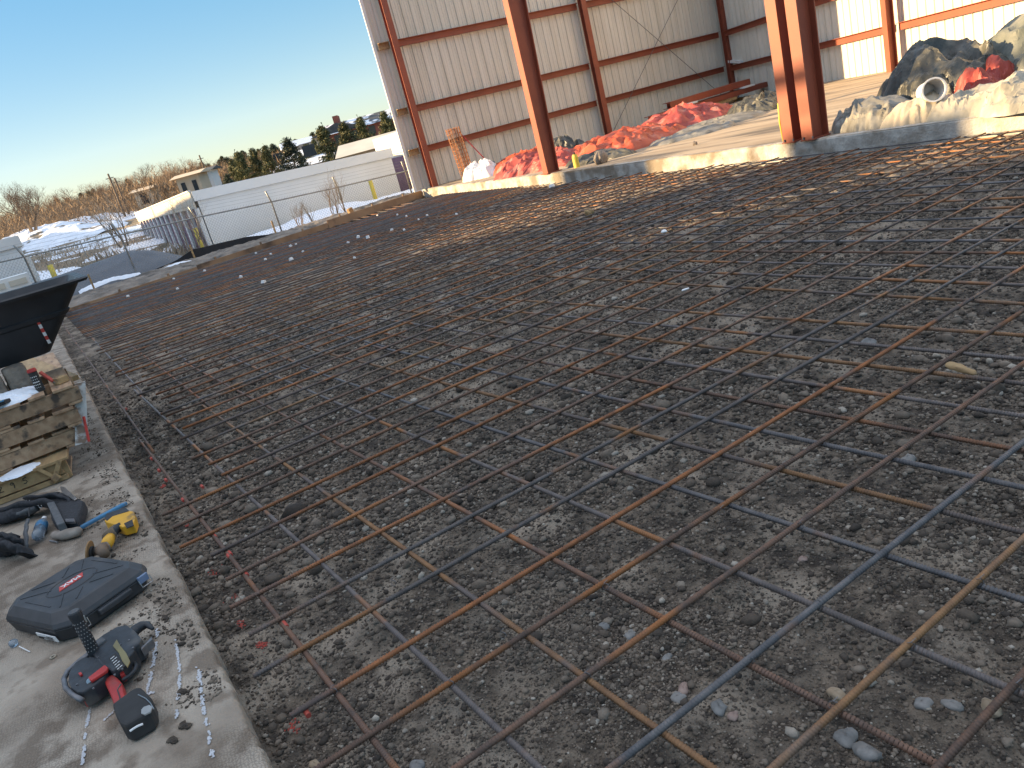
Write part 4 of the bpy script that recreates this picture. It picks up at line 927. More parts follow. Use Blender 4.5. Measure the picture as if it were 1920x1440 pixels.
for px, py, dep, hh, lab in ((235, 458, 48, 3.2, 'thin leafless tree beside the far end of the storage doors'), (205, 515, 29.5, 1.6, 'pale leafless shrub against the fence near the tub'), (265, 508, 29, 1.0, 'small pale dry weed behind the fence'), (645, 412, 27.9, 1.9, 'thin dry shrub growing at the fence post before the white wall'), (585, 425, 28, 1.0, 'small dry weed in front of the snow by the white wall'), (372, 470, 30, 2.4, 'pale leafless sapling in front of the maroon doors')):
    t_ = bare_tree(px, hh, 4, .45, M_twigw, .02 if hh < 2.6 else .05, n0=3, up_=.6, name='bare_shrub'); q = far(px, py, dep); t_.location = (q[0], q[1], q[2]); tag(t_, lab, 'shrub')
# dry grass in the lot
n = 5000; u = rng.uniform(-1, 1, (n, 2)); c1 = far(230, 440, 52); P = np.stack([c1[0]+u[:, 0]*22, c1[1]+u[:, 1]*6.5, np.zeros(n)], -1); keep = fbm(P[:, 0]*.3, P[:, 1]*.3, 17, 3) > .52; P = P[keep]; P[:, 2] = terr(P[:, 0], P[:, 1])+.05
n = len(P); a = rng.normal(0, .4, (n, 3)); a[:, 2] = 1; Ls = rng.uniform(.2, .55, (n, 1)); b_ = rng.normal(0, 1, (n, 3)); b_[:, 2] = 0
V = np.stack([P-b_*.03, P+b_*.03, P+a*Ls], 1); tag(npmesh('dry_grass', V.reshape(-1, 3), np.arange(n*3).reshape(-1, 3), M_twigw), 'tufts of dry straw-coloured grass between the snow patches', 'grass', kind='stuff')
# utility poles
for px, top, dep, lab in ((228, 326, 90, 'left one of the two leaning wooden utility poles'), (236, 334, 92, 'right one of the two leaning wooden utility poles'), (392, 292, 110, 'single wooden utility pole above the cream house')):
    q = base_at(px+12, dep); hh = (EYE[2]+(hz_(px)-top)*.966*dep/F); rp_ = thing('utility_pole', q, lab, 'utility pole')
    MB().tube([(0, 0, 0), (0, 0, hh-q[2])], [.14, .10], 8).build('pole', M_bark, rp_)
    MB().beam((-.45*r0[0], -.45*r0[1], hh-q[2]-.5), (.45*r0[0], .45*r0[1], hh-q[2]-.5), .08, .08).build('crossarm', M_bark, rp_)

# ------------------------------------------------------------------ heaps of sheeting inside the building
def heap(name, foot, h, seed, mat, label, cat='tarp', group=None, z0=FZ, freq=2.2, power=1.6, ridge=.5, nr=44, na=110, peak=None, edge=.03, crease=1.0, smooth=False, cell=None):
    """crumpled sheet over a heap: a triangulated sheet of sharp creases"""
    edge = min(edge, h*.3); fp = np.array(foot, float); c_ = fp.mean(0) if peak is None else np.array(peak); w_ = fp.max(0)-fp.min(0)
    cell = cell or max(.012, min(.05, max(w_)/46)); ext = w_*.62+.05; mid = (fp.max(0)+fp.min(0))/2
    nx = max(24, int(w_[0]/cell)); ny = max(24, int(w_[1]/cell)); r_ = np.random.default_rng(seed)
    U, W = np.meshgrid(np.linspace(-1, 1, nx), np.linspace(-1, 1, ny), indexing='ij')
    jm = (np.abs(U) < .999) & (np.abs(W) < .999); U = U+r_.uniform(-.3, .3, U.shape)*2/nx*jm; W = W+r_.uniform(-.3, .3, U.shape)*2/ny*jm
    dx = U*np.sqrt(1-W*W/2); dy = W*np.sqrt(1-U*U/2); R_ = np.clip(np.hypot(dx, dy), 0, 1)
    fx = fp[:, 0]-c_[0]; fy = fp[:, 1]-c_[1]; an = np.arctan2(fy, fx); rr_ = np.hypot(fx, fy); o_ = np.argsort(an); an = an[o_]; rr_ = rr_[o_]
    T = np.arctan2(dy*w_[1], dx*w_[0]); rb = np.interp(T, np.concatenate([an-2*math.pi, an, an+2*math.pi]), np.tile(rr_, 3))
    rb = rb*(1+.22*(fbm(np.cos(T)*2.5+seed, np.sin(T)*2.5, seed, 3)-.5)*2)
    X = c_[0]+rb*R_*np.cos(T); Y = c_[1]+rb*R_*np.sin(T); env = np.clip(1-R_**power, 0, 1)
    wx = (fbm(X*freq*.8+seed, Y*freq*.8, seed+3, 3)-.5)*1.4/freq*1.5; wy = (fbm(X*freq*.8-seed, Y*freq*.8+7, seed+9, 3)-.5)*1.4/freq*1.5
    def fold(f, sd, k=1.0):      # sharp ridges: distance to zero crossings of a few warped directions
        a_ = sd*1.7; u = (X+wx)*math.cos(a_)+(Y+wy)*math.sin(a_); v = -(X+wx)*math.sin(a_)+(Y+wy)*math.cos(a_)
        n_ = fbm(u*f, v*f*.45, sd, 2); return np.abs(n_-.5)*4
    g1 = 1-np.clip(fold(freq*1.1, seed), 0, 1.2); g2 = 1-np.clip(fold(freq*2.1, seed+5), 0, 1.2); g3 = 1-np.clip(fold(freq*4.4, seed+11), 0, 1.2); g4 = 1-np.clip(fold(freq*9, seed+17), 0, 1.3)
    lobes = .55+.9*fbm(X*freq*.4, Y*freq*.4, seed+31, 2)
    edgef = np.clip((1-R_)*5, 0, 1)
    Zb_ = env**.7*lobes*(1-ridge+ridge*g1); Z = h*Zb_/Zb_.max() + edgef*min(h, .34)*crease*(.26*g2+.15*g3+.06*g4) + edge*np.clip((1-R_)*14, -1, 1)
    Z = np.where(R_ > .9985, -.006, np.maximum(Z, .003))
    n, mm = X.shape; i_, j_ = np.meshgrid(np.arange(n-1), np.arange(mm-1), indexing='ij'); a = (i_*mm+j_).ravel()
    q = np.stack([a, a+mm, a+mm+1, a+1], -1); T3 = np.concatenate([q[:, [0, 1, 2]], q[:, [0, 2, 3]]])
    o = npmesh(name, np.stack([X-c_[0], Y-c_[1], Z], -1).reshape(-1, 3), T3, mat, smooth=True); o.location = (c_[0], c_[1], z0)
    if not smooth: o.data.set_sharp_from_angle(angle=rad(16))
    return tag(o, label, cat, group)
def G_(*pts, z=FZ): return [at(x, y, z)[:2] for x, y in pts]
heap('tarp', [(-21.3, 12.9), (-20.2, 12.5), (-19.0, 12.4), (-18.0, 13.1), (-18.8, 14.3), (-20.5, 14.8), (-21.5, 14.0)], .40, 3, M_orange, 'crumpled orange tarp left of the single column, topmost left part', freq=1.5)
heap('tarp', [(-20.6, 12.5), (-19.2, 12.1), (-17.3, 11.75), (-16.2, 12.0), (-16.2, 12.9), (-17.6, 13.4), (-19.6, 13.1)], .36, 5, M_pink, 'faded red tarp spread low toward the single column', freq=1.9)
heap('tarp', [(-15.9, 12.2), (-14.6, 12.6), (-14.4, 13.6), (-15.6, 15.2), (-17.2, 16.0), (-18.4, 15.2), (-17.6, 13.4)], .38, 8, M_orange, 'bright orange tarp heap right of the single column', freq=1.4)
heap('tarp', [(-17.8, 15.6), (-16.6, 15.4), (-15.5, 15.9), (-15.6, 17.4), (-16.8, 18.4), (-18.4, 17.6)], .52, 12, M_pink, 'faded red tarp bundle, the highest of the heap by the beams', freq=1.3)
heap('tarp', [(-14.7, 13.3), (-13.6, 13.2), (-13.5, 15.2), (-14.3, 16.8), (-15.3, 17.2), (-15.2, 15.0)], .10, 14, M_tarpg, 'flat dirty grey sheeting under the orange heap', freq=1.8)
heap('tarp', [(-15.0, 16.6), (-14.2, 16.4), (-14.0, 17.8), (-15.0, 18.3)], .34, 15, M_tarpb, 'black sheeting bunched at the right end of the orange heap', freq=2)
heap('tarp', [(-18.7, 13.2), (-17.9, 13.0), (-17.6, 13.8), (-18.5, 14.3)], .55, 16, M_tarpb, 'black plastic poking out between orange and red tarps', freq=2)
heap('tarp', [(-16.1, 11.95), (-14.8, 11.9), (-14.0, 12.3), (-14.9, 12.6), (-16.0, 12.6)], .16, 18, M_tarpb, 'low black and white plastic at the foot of the orange heap', freq=3)
heap('plastic_bag', [(-21.8, 12.3), (-20.9, 12.2), (-20.4, 12.6), (-21.0, 13.0), (-21.9, 12.9)], .40, 21, M_wbag, 'crumpled white plastic bag beside the wire mesh roll', 'bag', freq=2.4)
# wire mesh roll
q = at(852, 333, FZ); mr_ = thing('wire_mesh_roll', (q[0], q[1], FZ), 'rusty roll of wire mesh standing upright by the left wall', 'mesh roll')
q = (-22.4, 12.75); mr_.location = (q[0], q[1], FZ); bb = MB(); Hm = 1.62; lean = (-.10, -.02)
for k in range(13):
    z = FZ+.03+k*.128
    for rr_ in (.22, .15):
        bb.tube([(q[0]+lean[0]*(z-FZ)+rr_*math.cos(a_), q[1]+lean[1]*(z-FZ)+rr_*math.sin(a_), z) for a_ in np.linspace(0, 2*math.pi, 19)], .008, 4, cap=False)
for k in range(14):
    a_ = k*2*math.pi/14
    for rr_ in (.22, .15): bb.tube([(q[0]+rr_*math.cos(a_+rr_*5), q[1]+rr_*math.sin(a_+rr_*5), FZ), (q[0]+lean[0]*Hm+rr_*math.cos(a_+rr_*5), q[1]+lean[1]*Hm+rr_*math.sin(a_+rr_*5), FZ+Hm)], .008, 4)
ch('mesh_coil', bb, M_rb[0], mr_)
# shovel leaning behind
sh = thing('shovel', (-22.0, 13.4, FZ), 'shovel with red handle leaning against the wall behind the mesh roll', 'shovel')
bb = MB(); bb.tube([(-21.95, 13.35, FZ+.30), (-22.6, 12.95, FZ+1.45)], .018, 6); ch('handle', bb, M_redpl, sh)
bb = MB(); bb.add([(-21.85, 13.28, FZ+.02), (-21.75, 13.46, FZ+.05), (-21.85, 13.5, FZ+.33), (-22.02, 13.3, FZ+.33), (-21.80, 13.36, FZ+.0)], [(0, 4, 1, 2, 3)]); bb.add([(-21.87, 13.28, FZ+.02), (-21.77, 13.46, FZ+.05), (-21.87, 13.5, FZ+.33), (-22.04, 13.3, FZ+.33), (-21.82, 13.36, FZ+.0)], [(3, 2, 1, 4, 0)]); ch('blade', bb, M_dsteel, sh)
# small things near the single column
q = (-15.0, 11.42); bt = thing('yellow_bottle', (q[0], q[1], FZ), 'upright yellow plastic bottle right of the single column', 'bottle')
MB().tube([(0, 0, 0), (0, 0, .24), (0, 0, .30)], [.07, .07, .05], 14).build('body', M_yelp, bt, smooth=False); MB().tube([(0, 0, .30), (0, 0, .35)], .025, 10).build('cap', M_ink, bt)
q = at(1127, 307, FZ); lump('rock', [(q[0]-.1, q[1], FZ+.12), (q[0]+.1, q[1]+.05, FZ+.12)], [.17, .15], M_stone, 'rough brown rock lump on the floor right of the single column', 'rock', seed=4, noise=.5)
q = at(1303, 272, FZ); lump('dirt_lump', [(q[0]-.03, q[1], FZ+.03), (q[0]+.04, q[1]+.02, FZ+.03)], [.05, .04], M_stone, 'small brown lump alone on the bare floor', 'rock', seed=6, noise=.5)
# steel members stacked on dunnage
def cee(a, b_, w, h, mat, label, name='steel_beam', grp='red steel members stacked by the wall'):
    bb = MB(); P_ = [(-w/2, -h/2), (w/2, -h/2), (w/2, h/2), (-w/2, h/2), (-w/2, h/2-.02), (w/2-.012, h/2-.02), (w/2-.012, -h/2+.02), (-w/2, -h/2+.02)]
    a = Vector(a); v = Vector(b_)-a; bb.prof((0, 0, 0), tuple(v), P_); o = bb.build(name, mat, loc=a); return tag(o, label, 'steel beam', grp)
e0 = at(1262, 218, FZ); e1 = at(1432, 178, FZ)
V0 = Vector((-19.9, 20.6, 0)); V1 = Vector((-19.4, 24.0, 0)); V0 = Vector(onx(1268, 212, -20.3)); V1 = Vector(onx(1410, 180, -20.3))
def pz(v, dz, dx=0): return (v[0]+dx, v[1], dz)
ya, yb = V0[1], V1[1]
for k, y_ in enumerate(np.linspace(ya+.5, yb-.4, 3)):
    bb = MB(); bb.box((0, 0, 0), (1.1, .09, .09)); o = bb.build('dunnage_block', M_wood2, loc=(-20.6, y_, FZ+.046)); tag(o, ['nearest', 'middle', 'farthest'][k]+' wood block under the stacked red steel', 'wood block', 'wood blocks under the red steel')
for k in range(2):
    bb = MB(); bb.beam((0, 0, 0), (.1, yb-ya-1.4, 0), .09, .09); o = bb.build('timber', M_wood2, loc=(-20.25-.5*k, ya+.4, FZ+.14)); tag(o, 'long pale timber at the '+('front' if k == 0 else 'back')+' bottom of the steel stack', 'timber')
for k, (dx, z_, y0_, y1_) in enumerate(((0, .29, ya-1.2, yb+1.0), (-.25, .29, ya-.9, yb+.8), (-.5, .29, ya-1.0, yb+.6), (-.1, .54, ya-.3, yb-.1), (-.36, .54, ya-.2, yb-.2))):
    cee((-20.2+dx, y0_, FZ+z_-.02), (-20.2+dx, y1_, FZ+z_), .2, .17 if z_ < .4 else .20, M_red, ['front lower', 'middle lower', 'rear lower', 'front upper', 'rear upper'][k]+' red steel member in the stack by the left wall')
bb = MB(); bb.box((-20.25, ya+.5, FZ+.405), (.56, .5, .055)); tag(bb.build('foam_pad', M_white), 'white foam pad between the steel members, left end', 'pad'); bb = MB(); bb.box((-20.25, yb-.4, FZ+.405), (.56, .5, .055)); tag(bb.build('foam_pad', M_white), 'white foam pad between the steel members, right end', 'pad')

# right hand pile
RP = 'sheeting piled at the right end of the floor'
heap('tarp', [(-8.1, 12.2), (-7.6, 11.7), (-6.7, 11.4), (-5.8, 11.6), (-5.6, 12.4), (-6.4, 13.1), (-7.5, 13.0)], .86, 41, M_tarpb, 'shiny black plastic rising to a point behind the bucket', group=RP, freq=1.5, power=1.7, ridge=.35, cell=.022, peak=(-7.0, 12.1))
heap('tarp', [(-7.2, 12.9), (-6.2, 12.1), (-4.8, 12.0), (-4.0, 12.9), (-5.0, 14.0), (-6.6, 13.9)], .93, 47, M_tarpg2, 'dusty grey-green sheeting highest at the back of the right pile', group=RP, freq=1.3, power=1.8, ridge=.35, cell=.024)
heap('tarp', [(-5.9, 12.2), (-5.4, 11.4), (-4.4, 11.3), (-4.0, 12.0), (-4.6, 12.7), (-5.6, 12.7)], .90, 52, M_tarpg2, 'grey-green dirty sheeting sloping down at the right edge', group=RP, freq=1.2, power=2.2, ridge=.35, cell=.025)
heap('tarp', [(-7.45, 11.7), (-7.0, 11.25), (-6.4, 11.2), (-6.1, 11.6), (-6.6, 12.1)], .40, 53, M_tarpb, 'low black plastic folds in front of the highest point', group=RP, freq=1.9, power=2.2, ridge=.5, cell=.018)
heap('tarp', [(-7.75, 11.5), (-8.1, 11.2), (-7.8, 10.85), (-7.2, 10.62), (-6.6, 10.72), (-6.5, 11.3), (-7.0, 11.8)], .28, 43, M_tarpg, 'silvery grey crumpled sheet at the left foot of the right pile', group=RP, freq=1.7, cell=.016, power=2.0, ridge=.45)
heap('tarp', [(-6.95, 10.62), (-6.4, 10.48), (-6.0, 10.7), (-6.1, 11.2), (-6.7, 11.2)], .25, 44, M_cream, 'cream canvas folded at the front of the right pile', group=RP, freq=1.9, cell=.015, power=1.9, ridge=.5)
heap('tarp', [(-6.3, 10.6), (-5.5, 10.42), (-4.4, 10.4), (-4.1, 10.9), (-4.7, 11.3), (-5.9, 11.25)], .30, 46, M_tarpw, 'wide pale tarp spread along the front of the right pile', group=RP, freq=1.5, cell=.018, power=2.0, ridge=.4)
heap('tarp', [(-5.3, 11.0), (-4.4, 10.75), (-3.7, 11.0), (-3.9, 11.9), (-5.0, 11.8)], .62, 48, M_tarpb, 'dark crumpled plastic at the right edge of the photo', group=RP, freq=1.9, cell=.018, ridge=.5, power=2.2)
heap('tarp', [(-6.25, 11.3), (-5.75, 11.2), (-5.35, 11.6), (-5.6, 11.95), (-6.2, 11.8)], .50, 49, M_pink, 'faded red cloth draped behind the white bucket', group=RP, freq=1.8, cell=.016, ridge=.7)
heap('tarp', [(-7.95, 12.1), (-7.5, 11.8), (-7.1, 12.0), (-7.3, 12.6), (-7.9, 12.6)], .40, 50, M_orange, 'orange tarp roll at the upper left of the right pile', group=RP, freq=2.2, cell=.018)
heap('tarp', [(-5.9, 12.9), (-5.3, 12.7), (-5.0, 13.1), (-5.3, 13.6), (-5.9, 13.4)], 1.02, 54, M_orange, 'end of an orange tarp sticking out on the very top of the pile', group=RP, freq=1.6, cell=.02, power=3)
# bucket
q = onx(1752, 168, -6.12); bk = thing('bucket', (q[0], q[1], q[2]), 'white plastic bucket lying on its side with its mouth toward the camera', 'bucket')
ax = (Vector((0, 0, 1.5))-Vector((q[0], q[1], 1.0))).normalized(); ax = Vector((.75, -.65, .12)).normalized(); c_ = Vector(q)
def bpt(a, b_): return tuple(c_+ax*a+Vector((0, 0, 0)))
bb = MB(); bb.tube([bpt(.0, 0), bpt(-.02, 0), bpt(-.03, 0), bpt(-.33, 0)], [.150, .152, .144, .125], 28, cap=False); bb.tube([bpt(-.0, 0), bpt(-.31, 0)], [.138, .118], 28, cap=False); bb.tube([bpt(-.315, 0), bpt(-.33, 0)], .123, 28); ch('body', bb, M_wbag, bk, smooth=True)
bb = MB(); bb.tube([bpt(.004, 0), bpt(-.012, 0)], [.158, .158], 28, cap=False); bb.tube([bpt(.004, 0), bpt(.0041, 0)], [.158, .137], 28, cap=False); ch('rim', bb, M_wbag, bk, smooth=False)
bb = MB(); bb.tube([tuple(Vector(bpt(-.05, 0))+Vector((math.cos(a_)*.15*.65, math.cos(a_)*.15*.75, -abs(math.sin(a_))*.17))) for a_ in np.linspace(0, math.pi, 14)], .003, 4); ch('handle', bb, M_dsteel, bk)

exec_late = []
# ------------------------------------------------------------------ foreground: pallets, tub, tools
def S(px, py, z=SLAB): return at(px, py, z)
rp2 = random.Random(3)
def pallet(x0, y0, z0, lx, ly, label, rz=0.0, name='pallet', mat=M_wood, h=.155):
    """front side (stringer face) at x0 facing the camera (+X), boards run along X"""
    r_ = thing(name, (x0, y0, z0), label, 'pallet', 'wooden pallets stacked on the slab', rz=rz)
    for k, xx in enumerate((-.02, -lx/2, -lx+.02)):
        MB().box((xx, -ly/2, h*.5), (.04, ly, h-.046)).build('stringer', mat, r_, bevel=.003)
    nb_ = 6
    for k in range(nb_):
        wv = ly/nb_*(.62 if k % 2 else .78); yc = -ly/nb_*(k+.5)
        MB().box((-lx/2+rp2.uniform(-.01, .02), yc, h-.0105), (lx+rp2.uniform(0, .04), wv, .02), rz=rp2.uniform(-.01, .01)).build('deck_board', mat, r_, bevel=.002)
    for k in range(3):
        yc = -.06-(ly-.12)*k/2; MB().box((-lx/2, yc, .0105), (lx, .1, .02)).build('bottom_board', mat, r_, bevel=.002)
    return r_
hp = .157
pallet(-6.95, -.10, SLAB, 1.15, 1.1, 'weathered pallet at the bottom of the stack', rz=rad(2))
pallet(-6.90, -.03, SLAB+hp+.001, 1.15, 1.15, 'dark weathered pallet in the middle of the stack', rz=rad(-1))
pallet(-6.92, .04, SLAB+2*hp+.002, 1.2, 1.15, 'grey brown pallet on top of the stack, carrying stone blocks and the tub', rz=rad(1))
TOP = SLAB+3*hp+.003
# front crate with the handwritten number
cr_ = thing('wooden_crate', (-6.02, -.22, SLAB), 'pale low wooden crate with the number 295 and a broken corner brace', 'crate', rz=rad(-4))
MB().box((-.35, -.46, .148), (.74, .96, .020)).build('top_board', M_wood2, cr_, bevel=.002)
fb = MB().box((-.012, -.50, .092), (.022, .92, .084)).build('front_board', M_wood2, cr_, bevel=.002)
MB().box((-.012, -.30, .022), (.022, .55, .035)).build('lower_board', M_wood2, cr_, bevel=.002)
for yy in (-.05, -.5, -.9): MB().box((-.05, yy, .069), (.045, .09, .132)).build('post', M_wood2, cr_, bevel=.002)
MB().box((-.3, -.46, .02), (.5, .9, .02)).build('bottom_board', M_wood, cr_)
MB().beam((.02, -.03, .155), (.012, -.10, .05), .016, .03).build('brace', M_wood2, cr_)
MB().beam((.02, -.17, .15), (.014, -.10, .05), .014, .022).build('brace', M_wood2, cr_)
MB().box((.016, -.095, .045), (.03, .05, .05), rx=.5).build('splinter', M_wood2, cr_, bevel=.008)
# handwriting
strokes = {'2': [[(-.4, .6), (0, 1), (.4, .65), (-.1, 0), (-.45, -.5), (-.1, -.45), (.5, -.55)]], '9': [[(.3, .6), (-.1, .95), (-.4, .5), (-.05, .25), (.3, .6), (.25, 0), (.1, -.7)]], '5': [[(.45, .95), (-.2, .9), (-.3, .3), (.2, .3), (.35, -.2), (-.05, -.6), (-.4, -.4)]]}
bb = MB()
for i, c in enumerate('295'):
    for st_ in strokes[c]:
        bb.tube([(.0005, -.42+i*.075+u*.030, .094+v*.026) for u, v in st_], .0028, 5)
bb.build('handwritten_number', M_ink, fb)
def snow_blob(foot, z, h, seed, label, freq=8):
    return heap('snow_patch', foot, h, seed, M_snow, label, 'snow', z0=z, freq=freq, ridge=.3, nr=16, na=50, edge=.004)
snow_blob([(-6.09, -.64), (-6.06, -.40), (-6.10, -.36), (-6.14, -.6)], SLAB+.159, .008, 3, 'thin line of snow on the crate top')
snow_blob([(-7.0, -.66), (-6.98, -.35), (-7.1, -.2), (-7.4, -.3), (-7.5, -.7)], TOP, .045, 4, 'snow patch on the top pallet in front of the stone blocks')
# white painted plywood edge standing at the right of the stack
root = thing('painted_board', (-7.3, .14, SLAB), 'white painted plywood strip with red edge upright at the pallet end', 'board')
bb = MB(); bb.hexa([(-6.93, -.15, SLAB+.01), (-6.90, -.15, SLAB+.01), (-6.90, -.055, SLAB+.0), (-6.93, -.055, SLAB+.0), (-7.03, .03, TOP-.02), (-7.00, .03, TOP-.02), (-7.00, .105, TOP-.03), (-7.03, .105, TOP-.03)]); ch('panel', bb, pm('peeling_paint', (.55, .55, .53), (.42, .41, .38), 9, .8, .3, 40, c3=(.20, .14, .10), s3=8, k3=(.48, .56)), root)
bb = MB(); bb.beam((-6.888, -.05, SLAB+.004), (-6.93, -.01, SLAB+.20), .016, .012); ch('red_edge', bb, M_redp, root)
# planks lying beyond the pallets
q0 = at(98, 655, SLAB); q1 = at(122, 720, .35)
bb = MB(); bb.beam((-13.2, -.16, SLAB+.03), (-9.0, -.10, SLAB+.03), .26, .045); tag(bb.build('plank', M_wood), 'dark plank with white paint flecks lying on the slab behind the pallets', 'plank')
bb = MB(); bb.beam((-11.6, -.5, SLAB+.34), (-7.3, -.05, SLAB+.45), .26, .04); tag(bb.build('plank', M_wood2), 'broad tan plank reaching from the pallets toward the tub', 'plank')
bb = MB(); bb.box((-7.15, -.05, TOP+.026), (.10, .09, .05), rz=.4); tag(bb.build('wood_offcut', M_wood2, bevel=.002), 'small cube of cut timber at the right end of the top pallet', 'wood block')
# stone blocks
for k, (cx, cy, lab) in enumerate(((-7.55, -.52, 'left rough grey-brown stone block under the tub'), (-7.60, -.335, 'right rough grey-brown stone block beside the can'))):
    nn3 = 12; u = np.linspace(-1, 1, nn3); V_ = []; F_ = []
    bmx = MB()
    for ax_ in range(3):
        for sg in (-1, 1):
            A_, B2 = np.meshgrid(u, u, indexing='ij'); C_ = np.ones_like(A_)*sg; co = [None]*3; co[ax_] = C_; co[(ax_+1) % 3] = A_; co[(ax_+2) % 3] = B2
            P = np.stack(co, -1).reshape(-1, 3); P = P/np.maximum(1, (np.abs(P)**6).sum(1)**(1/6.)[:, None] if False else np.ones((len(P), 1)))
            nrm = (np.abs(P)**7).sum(1)**(1/7.); P = P/nrm[:, None]
            rough_ = 1+.20*(fbm(P[:, 0]*1.6+P[:, 2]*2+k*9, P[:, 1]*1.9-P[:, 2], 60+k, 4)-.5)
            P = P*rough_[:, None]*np.array([.12, .085, .10]); idx = len(bmx.v); bmx.v.extend([tuple(p) for p in P]); 
            for i in range(nn3-1):
                for j in range(nn3-1):
                    f = (idx+i*nn3+j, idx+(i+1)*nn3+j, idx+(i+1)*nn3+j+1, idx+i*nn3+j+1); bmx.f.append(f if sg > 0 else f[::-1]); bmx.mi.append(0)
    o = bmx.build('stone_block', pm('block_stone%d' % k, (.13, .11, .09), (.24, .205, .165), 7, .95, .9, 40, bdist=.01), smooth=True, loc=(cx, cy, TOP+.10)); o.rotation_euler[2] = rad(4); tag(o, lab, 'stone block', 'stone blocks on the top pallet')
# aerosol can
cn = thing('spray_can', (-7.12, -.205, TOP), 'dark printed can with red cap standing beside the stone blocks', 'can')
MB().tube([(0, 0, 0), (0, 0, .16)], .032, 24).build('body', M_ink, cn); MB().tube([(0, 0, .16), (0, 0, .166), (0, 0, .185)], [.033, .036, .030], 24).build('cap', M_redpl, cn)
bb = MB()
for k in range(5):
    for j in range(4):
        a_ = -1.0+j*.42; z_ = .03+k*.022; w_ = .10+.1*((k*7+j*3) % 3)
        bb.add([(.0325*math.cos(a_), .0325*math.sin(a_), z_), (.0325*math.cos(a_+w_), .0325*math.sin(a_+w_), z_), (.0325*math.cos(a_+w_), .0325*math.sin(a_+w_), z_+.008), (.0325*math.cos(a_), .0325*math.sin(a_), z_+.008)], [(0, 1, 2, 3)])
bb.build('printed_label', M_white, cn)
kn = thing('utility_knife', (-7.2, -.13, TOP), 'orange and black utility knife leaning right of the can', 'knife'); MB().beam((0, -.03, .13), (.05, .03, .03), .03, .018).build('grip', M_spray, kn, bevel=.004); MB().beam((.05, .03, .03), (.07, .06, .012), .022, .008).build('blade', M_steel, kn)
# multi tool on the snow
mt = thing('tape_cutter', (-6.96, -.5, TOP+.02), 'black and blue hand tool lying on the snow of the top pallet', 'hand tool')
MB().poly([(-.05, -.11), (.02, -.12), (.04, -.04), (.03, .05), (-.01, .09), (-.04, .04)], .0, .028, inset=.006).build('body', M_tub, mt); MB().tube([(.03, -.1, .02), (.055, -.03, .035), (.04, .05, .03)], .007, 6).build('handle', M_blue, mt); MB().tube([(0, .02, .028), (0, .02, .034)], .016, 12).build('knob', M_yelp, mt)
# ---- tub
tb = thing('mortar_tub', (-8.0, -.5, TOP+.2), 'large black plastic mortar tub with a worn rim at the left edge', 'tub')
ZT0, ZT1 = TOP+.20, 1.285
def tubring(x0, x1, y0, y1, z, rc=.10, n=6):
    P = []
    for cx, cy, a0 in ((x0-rc, y1-rc, 0), (x1+rc, y1-rc, 90), (x1+rc, y0+rc, 180), (x0-rc, y0+rc, 270)):
        for k in range(n+1):
            a_ = rad(a0+90*k/n); P.append((cx+rc*math.cos(a_), cy+rc*math.sin(a_), z))
    return P
def loft(rings):
    bb = MB(); n = len(rings[0]); V = [p for r_ in rings for p in r_]; fs = []
    for i in range(len(rings)-1):
        for j in range(n): fs.append((i*n+j, i*n+(j+1) % n, (i+1)*n+(j+1) % n, (i+1)*n+j))
    bb.add(V, fs); return bb
xf, xb_, yl, yr = -7.45, -8.9, -1.6, .40
def tr_(f, z, grow=0.0):   # f 0 bottom .. 1 top
    return tubring(xf-(1-f)*.22+grow, xb_+(1-f)*.3-grow, yl+(1-f)*.3-grow, yr-(1-f)*.43+grow, z)
dz = ZT1-ZT0
rings = [tr_(0, ZT0), tr_(.02, ZT0+.01), tr_(.52, ZT0+.50*dz), tr_(.54, ZT0+.52*dz, .012), tr_(.60, ZT0+.58*dz, .014), tr_(.61, ZT0+.60*dz, .0), tr_(.95, ZT0+.93*dz), tr_(.97, ZT0+.935*dz, .055), tr_(1.0, ZT0+.975*dz, .06), tr_(1.0, ZT0+dz, .045), tr_(1.0, ZT0+.99*dz, -.01), tr_(.5, ZT0+.5*dz, -.012), tr_(.05, ZT0+.03*dz, -.012)]
bb = loft(rings); n = len(rings[0]); bb.f.append(tuple(range(n-1, -1, -1))); bb.mi.append(0); bb.f.append(tuple((len(rings)-1)*n+k for k in range(n))); bb.mi.append(0)
ch('shell', bb, M_tub, tb, smooth=False, bevel=0)
# red and white printed tape down the side
tp = MB(); tpw = MB()
pa = Vector(onx(70, 601, -7.57)); pb_ = Vector(onx(93, 643, -7.66))
def tub_x(z): f = (z-ZT0)/dz; return xf-(1-f)*.22
for k in range(6):
    za = pa[2]+(pb_[2]-pa[2])*k/6; zb2 = pa[2]+(pb_[2]-pa[2])*(k+1)/6; ya_ = pa[1]+(pb_[1]-pa[1])*k/6; yb_ = pa[1]+(pb_[1]-pa[1])*(k+1)/6
    V = [(tub_x(za)+.014, ya_-.012, za), (tub_x(za)+.014, ya_+.012, za), (tub_x(zb2)+.014, yb_+.012, zb2), (tub_x(zb2)+.014, yb_-.012, zb2)]
    tpw = MB(); tpw.add(V+[(v[0]-.0015, v[1], v[2]) for v in V], [(0, 1, 2, 3), (7, 6, 5, 4), (0, 4, 5, 1), (2, 6, 7, 3), (1, 5, 6, 2), (3, 7, 4, 0)])
    ch('red_tape' if k % 2 == 0 else 'white_tape', tpw, M_redp if k % 2 == 0 else M_white, tb)

# the stack stands on the crate: bring its pieces to where they rest
KS = .895
for o in list(bpy.data.objects):
    if o.parent is None and (o.name.split('.')[0] in ('pallet', 'stone_block', 'spray_can', 'utility_knife', 'tape_cutter', 'wood_offcut', 'painted_board', 'mortar_tub') or (o.name.startswith('snow_patch') and o.location.z > .4)):
        o.location = Vector(EYE)+(o.location-Vector(EYE))*KS; o.scale = o.scale*KS

